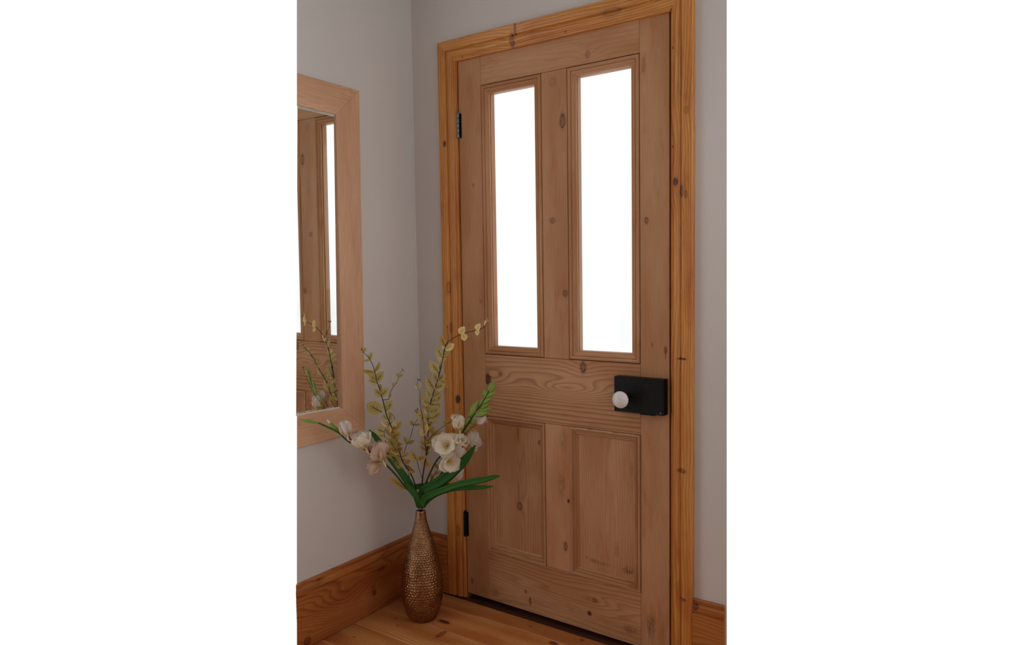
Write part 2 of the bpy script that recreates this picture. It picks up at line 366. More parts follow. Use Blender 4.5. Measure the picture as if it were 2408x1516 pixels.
# ------------------------------------------------------------------ the door
DL, HS, ML, MR, LS, DR = 0.2289, 0.3313, 0.5852, 0.6858, 0.9446, 1.0419
DT, RT, LT, LB = 1.9986, 1.8984, 0.9368, 0.7093
def zb(x): return 0.0200 - 0.0085 * (x - DL) / (DR - DL)      # worn bottom edge, a little out of square
def pb(x): return 0.2055 - 0.0115 * (x - HS) / (LS - HS)      # top of the bottom rail
TH = 0.044
DC = dict(light=(0.60, 0.322, 0.165, 1), mid=(0.50, 0.238, 0.105, 1), line=(0.21, 0.074, 0.027, 1))
OR = (0.44, 0.165, 0.052, 1)
door = empty('door_1', (DL, 0.0, 0.02)); tag(door, 'stripped pine panelled door with two tall white glass panes', None, None, 'structure')
def dboard(name, poly, grain, freq, warp, contrast, knots=(), stains=(), y0=0.0, y1=TH, tint=1.0, blotch=OR, bevw=0.0007, stretch=(1.3, 7.0), fibre=.25):
    bm = bev(prism(poly, 1, y0, y1), bevw)
    c = center(bm); 
    if grain == 'x': L = lambda kx, kz: (kx - c.x, kz - c.z)
    else: L = lambda kx, kz: (kz - c.z, kx - c.x)
    ks = [L(kx, kz) + (rx, ry, A, d) for kx, kz, rx, ry, A, d in knots]
    st = [L(kx, kz) + (rx, ry, k) for kx, kz, rx, ry, k in stains]
    m = wood('door_pine', *[tuple(v * tint for v in DC[k][:3]) + (1,) for k in ('light', 'mid', 'line')], freq=freq, warp=warp, contrast=contrast, knots=ks, stains=st, rough=.5, spec=.3, blotch=blotch, stretch=stretch, fibre=fibre)
    return obj(name, bm, m, door, frame_of(grain, c))
G = 0.0006
dboard('hinge_stile', [(DL, zb(DL)), (HS - G, zb(HS)), (HS - G, DT), (DL, DT)], 'z', 210, .7, .32, [(.29, 1.55, .006, .004, 0, .5), (.315, 1.13, .006, .004, 0, .4), (.25, .07, .01, .006, 0, .6)])
dboard('lock_stile', [(LS + G, zb(LS)), (DR, zb(DR)), (DR, DT), (LS + G, DT)], 'z', 230, .7, .30, [(.967, 1.386, .010, .006, 1, .7), (.958, 1.86, .022, .006, 0, .3), (1.03, .985, .008, .004, 0, .7), (.985, 1.0, .006, .002, 0, .6)], [(1.03, .98, .03, .008, .5), (.98, .09, .05, .02, .5)])
dboard('top_rail', [(HS, RT + G), (LS, RT + G), (LS, DT), (HS, DT)], 'x', 60, 1.2, .22, [(.764, 1.927, .007, .012, 1.5, .42)])
dboard('lock_rail', [(HS, LB + G), (LS, LB + G), (LS, LT - G), (HS, LT - G)], 'x', 72, 0.75, .85,
       [(.738, .913, .0095, .0165, 1.3, .9), (.341, .846, .012, .017, 2.2, .95), (.395, .868, .007, .006, 1.0, .65), (.718, .838, .021, .012, 3.6, 0), (.640, .834, .016, .009, 2.2, 0), (.425, .835, .02, .011, 1.8, 0)], stretch=(1.0, 4.0), fibre=.15)
dboard('bottom_rail', [(HS, zb(HS)), (LS, zb(LS)), (LS, pb(LS) - G), (HS, pb(HS) - G)], 'x', 60, 1.3, .5,
       [(.755, .076, .007, .007, .6, 1.0), (.514, .057, .004, .013, 0, .9), (.495, .088, .005, .005, .5, .8), (.775, .126, .008, .006, 1, .6), (.60, .11, .05, .008, 2.2, 0), (.80, .08, .05, .007, 2.4, 0)], [(.905, .06, .030, .018, .5), (.36, .05, .03, .02, .3)], tint=.97)
dboard('muntin', [(ML + G, LT + G), (MR - G, LT + G), (MR - G, RT - G), (ML + G, RT - G)], 'z', 150, 1.0, .34, [(.631, 1.862, .015, .011, 1.2, .22), (.668, 1.729, .022, .010, 1.6, .75), (.625, 1.405, .009, .009, 1, .55), (.672, 1.159, .010, .0085, 1, .65)])
dboard('muntin', [(ML + G, pb(ML) + G), (MR - G, pb(MR) + G), (MR - G, LB - G), (ML + G, LB - G)], 'z', 150, .9, .22, [(.677, .45, .006, .004, 0, 1.0), (.664, .288, .014, .006, .8, .8)], [(.66, .66, .05, .02, .3), (.65, .5, .07, .02, .3)], blotch=(0.50, 0.175, 0.042, 1), tint=1.03)
# lower panels, set back behind their mouldings
PW = 0.0285
for (a, b_, ks, st, ar) in ((HS, ML, [(.465, .392, .013, .010, 1.5, .85), (.554, .635, .007, .005, .4, .9), (.462, .66, .03, .008, 1.6, 0), (.463, .60, .03, .008, 1.6, 0)], [(.462, .66, .05, .008, .5), (.462, .44, .05, .006, .5)], 0),
                            (MR, LS, [(.81, .33, .05, .012, 2.5, 0), (.80, .55, .06, .014, 2.0, 0)], [(.895, .252, .018, .026, .62), (.738, .262, .006, .006, .6), (.852, .312, .035, .011, .3), (.79, .254, .010, .05, .38), (.765, .258, .009, .022, .35), (.908, .56, .06, .010, .22)], 0)):
    dboard('panel', [(a + PW - .004, pb(a) + PW - .004), (b_ - PW + .004, pb(b_) + PW - .004), (b_ - PW + .004, LB - PW + .004), (a + PW - .004, LB - PW + .004)], 'z', 105, 1.5, .40, ks, st, y0=0.0130, y1=0.032, tint=.98, blotch=OR, bevw=.0004)

M_OLDPAINT, nt, b = base_mat('old_paint', .6, .2)
tc = nt.add('ShaderNodeTexCoord').outputs['Object']
nt.link(nt.mix(nt.range(nt.noise(nt.scale(tc, (38.0, 90.0, 90.0)), 1.0, 3.0).outputs[0], .40, .56, 0, 1), (.40, .185, .08, 1), (.72, .55, .38, 1)), b.inputs['Base Color'])
def moulding(name, q, prof, mat, paint=()):
    """four mitred lengths round the quad q = [bl, br, tr, tl] (x, z); prof = (inset, y)"""
    bl, br, tr, tl = [Vector(p) for p in q]
    def inset(d):
        return [Vector((bl.x + d, bl.y + d)), Vector((br.x - d, br.y + d)), Vector((tr.x - d, tr.y - d)), Vector((tl.x + d, tl.y - d))]
    rings = [[(p.x, y, p.y) for p in inset(d)] for d, y in prof]
    for k, g in enumerate('xzxz'):
        bm = bmesh.new(); A = [bm.verts.new(r[k]) for r in rings]; B = [bm.verts.new(r[(k + 1) % 4]) for r in rings]; n = len(A)
        fs = []
        for i in range(n - 1): fs.append(bm.faces.new((A[i], A[i + 1], B[i + 1], B[i])))
        bm.faces.new((A[n - 1], A[0], B[0], B[n - 1]))
        bm.faces.new(A[::-1]); bm.faces.new(B)
        if k in paint:
            for f in fs[1:2]: f.material_index = 1
        c = center(bm)
        obj(name, bm, [mat, M_OLDPAINT], door, frame_of(g, c))
def dw(name, freq, contrast, tint=1.0, warp=.8):
    return wood(name, *[tuple(v * tint for v in DC[k][:3]) + (1,) for k in ('light', 'mid', 'line')], freq=freq, warp=warp, contrast=contrast, rough=.48, spec=.3, blotch=OR)
M_BEAD = dw('bead_pine', 170, .5, 1.0); M_PMOULD = dw('moulding_pine', 190, .5, .96)
BEAD = [(0.0018, 0.012), (0.0018, 0.0008), (0.0032, -0.0026), (0.0085, -0.0046), (0.0118, -0.0030), (0.0136, 0.0018), (0.0162, 0.0000), (0.0222, 0.0014), (0.0250, 0.0048), (0.0285, 0.0054), (0.0308, 0.0066), (0.0308, 0.0120)]
for a, b_ in ((HS, ML), (MR, LS)):
    moulding('glazing_bead', [(a, LT), (b_, LT), (b_, RT), (a, RT)], BEAD, M_BEAD)
PM = [(0.0010, 0.014), (0.0010, -0.0030), (0.0022, -0.0054), (0.0072, -0.0050), (0.0090, -0.0008), (0.0112, 0.0020), (0.0145, -0.0004), (0.0166, 0.0028), (0.0184, 0.0070), (0.0222, 0.0062), (0.0244, 0.0104), (0.0285, 0.0132), (0.0285, 0.018)]
moulding('panel_moulding', [(HS, pb(HS)), (ML, pb(ML)), (ML, LB), (HS, LB)], PM, M_PMOULD, paint=(3,))
moulding('panel_moulding', [(MR, pb(MR)), (LS, pb(LS)), (LS, LB), (MR, LB)], PM, M_PMOULD, paint=(0, 2, 3))

# glass: clear panes with a slight uneven tint
gm = bpy.data.materials.new('pane_glass'); gm.use_nodes = True; nt = NT(gm)
nt.n.remove(nt.n['Principled BSDF'])
tc = nt.add('ShaderNodeTexCoord').outputs['Object']
gz = nt.noise(nt.scale(tc, (4.0, 1.0, 2.6)), 1.0, 1.0).outputs[0]
gc = nt.mix(nt.range(gz, 0.50, 0.72, 0, 1), (0.95, 0.952, 0.953, 1), (0.905, 0.913, 0.920, 1))
tr_ = nt.add('ShaderNodeBsdfTransparent'); nt.link(gc, tr_.inputs[0])
gl_ = nt.add('ShaderNodeBsdfGlossy'); gl_.inputs['Roughness'].default_value = 0.05
mx = nt.add('ShaderNodeMixShader'); mx.inputs[0].default_value = 0.04
nt.link(tr_.outputs[0], mx.inputs[1]); nt.link(gl_.outputs[0], mx.inputs[2]); nt.link(mx.outputs[0], nt.n['Material Output'].inputs[0])
for a, b_ in ((HS, ML), (MR, LS)):
    obj('glass_pane', box(a + .006, b_ - .006, 0.0124, 0.0164, LT + .006, RT - .006), gm, door)
# timber on the outer side that holds the glass
for a, b_ in ((HS, ML), (MR, LS)):
    bm = bmesh.new()
    box(a + .0008, a + .0300, .017, .040, LT + .001, RT - .001, bm); box(b_ - .0300, b_ - .0008, .017, .040, LT + .001, RT - .001, bm)
    box(a + .0302, b_ - .0302, .017, .040, LT + .001, LT + .0300, bm); box(a + .0302, b_ - .0302, .017, .040, RT - .0300, RT - .001, bm)
    obj('outer_bead', bm, M_BEAD, door, frame_of('z', (a, .03, 1.4)))

# hinges
M_STEEL = plain('hinge_steel', (0.22, 0.22, 0.215, 1), .38, .85, var=.3, scale=120)
M_BLACK = plain('black_iron', (0.0045, 0.0042, 0.005, 1), .45, 0, .22, var=.3, scale=90, bump=.3)
def hinge(z0, z1, mat, x):
    h = empty('hinge', (x, -0.008, z0)); put_under(h, door)
    n = 5; L = (z1 - z0) / n
    for k in range(n):
        bm = lathe([(.0045, 0.0004), (.0058, .0015), (.0058, L - .0015), (.0045, L - .0004)], 16)
        bm.transform(Matrix.Translation((x, -.0080, z0 + k * L)))
        obj('knuckle', bm, mat, h, Matrix.Translation((x, -.008, z0 + k * L)), smooth=False)
    bm = lathe([(.0030, 0), (.0046, .002), (.0046, .004), (.0035, .0065)], 14); bm.transform(Matrix.Translation((x, -.008, z1)))
    obj('pin_head', bm, mat, h, Matrix.Translation((x, -.008, z1)))
    obj('leaf_plate', bev(box(x - .002, x + .011, -.0016, -.0003, z0 + .001, z1 - .001), .0003), M_BLACK, h)
hinge(1.724, 1.813, M_STEEL, .2305); hinge(0.240, 0.334, M_BLACK, .2285)

# rim lock with a china knob
rl = obj('rim_lock', bev(box(0.8675, 1.0372, -0.0300, -0.0003, 0.7845, 0.8965), .0012, 2), M_BLACK, door, Matrix.Translation((.95, -.015, .84)))
rl['label'] = 'black iron rim lock case'
M_CHINA = plain('white_china', (0.78, 0.74, 0.74, 1), .16, 0, .5, var=.015, scale=8)
prof = [(.0115, 0), (.0115, .003), (.0075, .006), (.0075, .020), (.0105, .0245), (.0205, .0285), (.0262, .0355), (.0268, .0410), (.0240, .0470), (.0170, .0515), (.0085, .0534), (.0002, .0538)]
KX, KZ = 0.9085, 0.8300
KM = Matrix.Translation((KX, -0.0301, KZ)) @ Matrix.Rotation(PI / 2, 4, 'X')
bm = lathe(prof[4:], 40); k = obj('knob', bm, M_CHINA, rl, KM, smooth=True, world=False); k['label'] = 'round white china knob'
bm = lathe(prof[:5], 24); obj('knob_neck', bm, M_BLACK, rl, KM, smooth=False, world=False)
for sx_, sz_ in ((1.026, .7925),):
    bm = lathe([(.0028, 0), (.0028, .0006), (.0018, .0011), (.0002, .0012)], 12)
    obj('screw', bm, M_STEEL, rl, Matrix.Translation((sx_, -.0301, sz_)) @ Matrix.Rotation(PI / 2, 4, 'X'), world=False)
bm = bev(box(.955, 1.004, -.026, -.004, .7805, .7843), .001); obj('latch_tab', bm, M_BLACK, rl)

# ------------------------------------------------------------------ mirror on the left wall
OAK = dict(light=(0.82, 0.52, 0.335, 1), mid=(0.70, 0.41, 0.245, 1), line=(0.44, 0.21, 0.105, 1))
mir = empty('wall_mirror', (0.001, -0.45, 0.68)); tag(mir, 'large wall mirror in a wide mitred pale oak frame on the left wall', 'mirror')
oTR, oBR, iTR, iBR = (-0.2857, 1.8725), (-0.3017, 0.6806), (-0.3954, 1.7720), (-0.4046, 0.7740)
oTL, iTL, iBL, oBL = (-0.5528, 1.8742), (-0.5570, 1.7736), (-0.5987, 0.7788), (-0.6031, 0.6738)
def fr(name, poly, grain, **kw):
    bm = prism(poly, 0, 0.0010, 0.0170)
    for v in bm.verts:                       # cut end runs back on a slant
        if v.co.y < -0.5 and v.co.x < .01: v.co.y += 0.018
    bev(bm, .0012)
    c = center(bm)
    m = wood('frame_oak', OAK['light'], OAK['mid'], OAK['line'], rough=.45, spec=.35, **kw)
    return obj(name, bm, m, mir, frame_of(grain, c))
fr('frame_rail', [oTR, oTL, iTL, iTR], 'y', freq=110, warp=3.0, contrast=.5, stretch=(3.5, 9.0), fibre=.4)
fr('frame_rail', [oBR, iBR, iBL, oBL], 'y', freq=190, warp=1.2, contrast=.35, fibre=.4)
fr('frame_stile', [oTR, iTR, iBR, oBR], 'zy', freq=200, warp=1.3, contrast=.35, fibre=.45)
mg = bpy.data.materials.new('mirror_silver'); mg.use_nodes = True
mb = mg.node_tree.nodes['Principled BSDF']; mb.inputs['Base Color'].default_value = (0.90, 0.93, 0.91, 1); mb.inputs['Metallic'].default_value = 1.0; mb.inputs['Roughness'].default_value = 0.012
# silvered glass: leans out a touch at the top, bevelled border
bm = bmesh.new()
def gp(y, z, d=0.0): return (0.0075 + (z - 1.27) * 0.0066 + d, y, z)
o4 = [(-0.391, 1.774), (-0.550, 1.774), (-0.591, .776), (-0.401, .771)]
i4 = [(-0.3995, 1.7655), (-0.550, 1.7655), (-0.591, .7875), (-0.4095, .7825)]
front = [bm.verts.new(gp(*p)) for p in i4]; rim = [bm.verts.new(gp(*p, -.0011)) for p in o4]; bk = [bm.verts.new(gp(*p, -.0028)) for p in o4]
bm.faces.new(front)
for i in range(4):
    j = (i + 1) % 4
    if (front[i].co - rim[i].co).length > 1e-5: bm.faces.new((front[i], front[j], rim[j], rim[i]))
    bm.faces.new((rim[i], rim[j], bk[j], bk[i]))
bm.faces.new(bk[::-1])
obj('mirror_glass', bm, mg, mir)
M_EDGE_GLINT = plain('pale_edge_glint', (0.80, 0.86, 0.80, 1), .3, var=.05)  # pale glass edge with the bevel's sky glint put into its colour
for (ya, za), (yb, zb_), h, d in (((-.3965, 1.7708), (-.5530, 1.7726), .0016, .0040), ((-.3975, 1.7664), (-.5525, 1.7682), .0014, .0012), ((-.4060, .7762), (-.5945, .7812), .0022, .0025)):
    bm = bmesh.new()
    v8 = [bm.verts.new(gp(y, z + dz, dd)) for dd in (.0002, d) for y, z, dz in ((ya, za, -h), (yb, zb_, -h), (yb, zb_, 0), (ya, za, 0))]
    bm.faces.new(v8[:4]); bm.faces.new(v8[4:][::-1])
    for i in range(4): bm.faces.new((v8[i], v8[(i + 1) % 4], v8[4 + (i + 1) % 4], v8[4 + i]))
    obj('glass_edge_glint', bm, M_EDGE_GLINT, mir)

# ------------------------------------------------------------------ vase
VX, VY = 0.1936, -0.2151
VP = [(0.0, .0455), (.003, .0490), (.0203, .0585), (.053, .0680), (.088, .0736), (.121, .0754), (.155, .0727), (.19, .0674), (.222, .0596), (.257, .0505), (.29, .0413), (.323, .0307), (.357, .0214), (.3885, .0176)]
def vr(z):
    for (z0, r0), (z1, r1) in zip(VP, VP[1:]):
        if z <= z1:
            i = VP.index((z0, r0)); t = (z - z0) / (z1 - z0)
            m0 = (r1 - VP[i - 1][1]) / (z1 - VP[i - 1][0]) if i else (r1 - r0) / (z1 - z0)
            m1 = (VP[i + 2][1] - r0) / (VP[i + 2][0] - z0) if i + 2 < len(VP) else (r1 - r0) / (z1 - z0)
            h = z1 - z0
            return (2 * t ** 3 - 3 * t * t + 1) * r0 + (t ** 3 - 2 * t * t + t) * h * m0 + (-2 * t ** 3 + 3 * t * t) * r1 + (t ** 3 - t * t) * h * m1
    return VP[-1][1]
NA, SEG = 42, 42 * 7
rows = []; z = 0.0; ph = 0.0
ROWOFF = [0.5 * (k % 2) + random.Random(k).uniform(-.22, .22) for k in range(400)]
while z < .3885:
    r = vr(z); sp = max(.0052, 2 * PI * r / NA * .86)
    rows.append((z, ph)); z += sp / 5.0; ph += 0.2
rows.append((.3885, ph))
bm = bmesh.new(); rings = []
for z, ph in rows:
    r = vr(z); row = math.floor(ph); fz = ph - row - 0.5; ring = []
    dep = 0.0019 * min(1, r / .04) * (0 if z < .004 else 1) * (0.4 + 0.6 * min(1, max(0, (.382 - z) / .03)))
    for i in range(SEG):
        a = 2 * PI * i / SEG; u = a / (2 * PI) * NA + ROWOFF[row]; fu = u - math.floor(u) - 0.5
        rs = random.Random((row * 97 + int(math.floor(u)) % NA) * 13 + 5).random()
        rz = random.Random((row * 97 + int(math.floor(u)) % NA) * 31 + 7).uniform(-.16, .16)
        d = max(0.0, 1 - (fu * fu + (fz + rz) ** 2) / .27)
        rr = r - dep * (0.55 + 0.75 * rs) * d * d ** .3
        ring.append(bm.verts.new((rr * math.cos(a), rr * math.sin(a), z)))
    rings.append(ring)
for A, B in zip(rings, rings[1:]):
    for i in range(SEG): bm.faces.new((A[i], A[(i + 1) % SEG], B[(i + 1) % SEG], B[i]))
bm.faces.new(rings[0][::-1])
inner = [[bm.verts.new((rr * math.cos(2 * PI * i / SEG), rr * math.sin(2 * PI * i / SEG), zz)) for i in range(SEG)] for rr, zz in ((.0155, .3885), (.0150, .36), (.018, .32))]
seq = [rings[-1]] + inner
for A, B in zip(seq, seq[1:]):
    for i in range(SEG): bm.faces.new((A[i], A[(i + 1) % SEG], B[(i + 1) % SEG], B[i]))
mv, nt, b = base_mat('hammered_bronze', .36, .5)
tc = nt.add('ShaderNodeTexCoord').outputs['Object']
nz = nt.noise(tc, 26.0, 4, .6).outputs[0]; nz2 = nt.noise(tc, 220.0, 2, .5).outputs[0]
c = nt.mix(nt.range(nz, .35, .65, 0, 1), (0.36, 0.205, 0.11, 1), (0.24, 0.125, 0.06, 1))
c = nt.mix(nt.range(nz2, .55, .75, 0, .35), c, (0.13, 0.062, 0.03, 1))
nt.link(c, b.inputs['Base Color']); b.inputs['Metallic'].default_value = 0.96
nt.link(nt.range(nz2, .3, .7, .17, .30), b.inputs['Roughness'])
vase = empty('vase', (VX, VY, 0.0)); tag(vase, 'tall slender hammered bronze vase standing on the floorboards in the corner', 'vase')
obj('body', bm, mv, vase, Matrix.Translation((VX, VY, 0)), smooth=True, world=False)
bm = lathe([(.0150, .3890), (.0182, .3890), (.0186, .3906), (.0174, .3922), (.0154, .3916)], 48, cap=False)
obj('rim', bm, plain('rim_metal', (0.62, 0.50, 0.38, 1), .25, .95), vase, Matrix.Translation((VX, VY, 0)), smooth=True, world=False)

# ------------------------------------------------------------------ the artificial flowers
EUC_RIGHT=[[[0.1977, -0.2174, 0.4005], [0.2048, -0.2179, 0.4863], [0.2128, -0.2135, 0.5476], [0.2264, -0.211, 0.6128], [0.2311, -0.2104, 0.6557], [0.2345, -0.2105, 0.7015], [0.2369, -0.2119, 0.7396], [0.2507, -0.2101, 0.7932], [0.2628, -0.2048, 0.8308], [0.2814, -0.1999, 0.8836], [0.2962, -0.1975, 0.936], [0.3109, -0.2023, 0.9769], [0.3252, -0.2029, 0.9981], [0.3784, -0.194, 1.0269], [0.44, -0.1865, 1.0413], [0.4645, -0.1808, 1.0516], [0.4752, -0.1782, 1.0673]]]+[[[0.2638, -0.2013, 0.8348], [0.2748, -0.1995, 0.8682], [0.2798, -0.1926, 0.9123], [0.2926, -0.1928, 0.9501], [0.3087, -0.1971, 0.9852]], [[0.3109, -0.2023, 0.9769], [0.3156, -0.1916, 0.9938], [0.3131, -0.1856, 1.0138], [0.3083, -0.1818, 1.0265], [0.3067, -0.1815, 1.0456]], [[0.2228, -0.2137, 0.6099], [0.2392, -0.2348, 0.6615], [0.2545, -0.2568, 0.712], [0.2616, -0.2682, 0.7369], [0.2708, -0.2839, 0.7654], [0.2787, -0.2981, 0.7945], [0.285, -0.3061, 0.8222], [0.2913, -0.3126, 0.8394], [0.2885, -0.3193, 0.8559], [0.2904, -0.3231, 0.8679], [0.2958, -0.3244, 0.8813]], [[0.1351, -0.2337, 0.5905], [0.1441, -0.2245, 0.6267], [0.1535, -0.2161, 0.6507], [0.1658, -0.2102, 0.694], [0.1785, -0.2056, 0.716], [0.1806, -0.2028, 0.7325], [0.179, -0.2029, 0.7461]], [[0.2345, -0.2105, 0.7015], [0.2633, -0.2066, 0.7279], [0.2852, -0.202, 0.7473]], [[0.2199, -0.2143, 0.6279], [0.2551, -0.217, 0.6689], [0.2918, -0.2136, 0.6964], [0.3227, -0.2087, 0.7181], [0.3443, -0.2047, 0.7329], [0.3615, -0.198, 0.7424]], [[0.2035, -0.2116, 0.4998], [0.2025, -0.2367, 0.5758], [0.2107, -0.2367, 0.5814], [0.2346, -0.2253, 0.5912]], [[0.2219, -0.2126, 0.48], [0.2428, -0.2012, 0.5155], [0.26, -0.1926, 0.5495], [0.2714, -0.1895, 0.5656]], [[0.3342, -0.1506, 0.6563], [0.3492, -0.145, 0.672], [0.3784, -0.1407, 0.7], [0.4005, -0.1303, 0.7139], [0.4212, -0.1207, 0.7293]]]
EUC_LEFT=[[[0.1928, -0.2209, 0.4005], [0.1884, -0.2353, 0.4881], [0.1806, -0.2494, 0.533], [0.1648, -0.2638, 0.5675], [0.1604, -0.2714, 0.5868], [0.1557, -0.2779, 0.6223], [0.1485, -0.286, 0.6608], [0.1401, -0.2949, 0.699], [0.1371, -0.3151, 0.7471], [0.1353, -0.3225, 0.7778], [0.1371, -0.3316, 0.8016], [0.1386, -0.3457, 0.8405], [0.1418, -0.3618, 0.8721], [0.1495, -0.3761, 0.9005], [0.1526, -0.3898, 0.931], [0.155, -0.4104, 0.959], [0.1531, -0.4345, 0.9797]]]+[[[0.1371, -0.3316, 0.8016], [0.1432, -0.309, 0.8017], [0.1286, -0.2873, 0.8181], [0.1343, -0.2755, 0.8394], [0.1401, -0.2641, 0.8549], [0.1423, -0.2551, 0.8719], [0.1444, -0.2526, 0.8838], [0.1515, -0.2469, 0.8941]], [[0.1366, -0.3042, 0.6899], [0.1432, -0.3164, 0.7093], [0.1643, -0.3125, 0.7272], [0.1723, -0.312, 0.7397], [0.1683, -0.3198, 0.7525], [0.1574, -0.327, 0.7585]], [[0.1327, -0.3162, 0.6498], [0.1346, -0.3258, 0.6669], [0.1376, -0.3279, 0.69], [0.1432, -0.3289, 0.7056]], [[0.1743, -0.2463, 0.5497], [0.1577, -0.2495, 0.5786], [0.1397, -0.253, 0.6151], [0.1307, -0.2581, 0.6303]], [[0.1787, -0.2426, 0.4807], [0.1709, -0.2498, 0.5348], [0.1689, -0.2556, 0.5571], [0.1647, -0.2636, 0.5705]]]
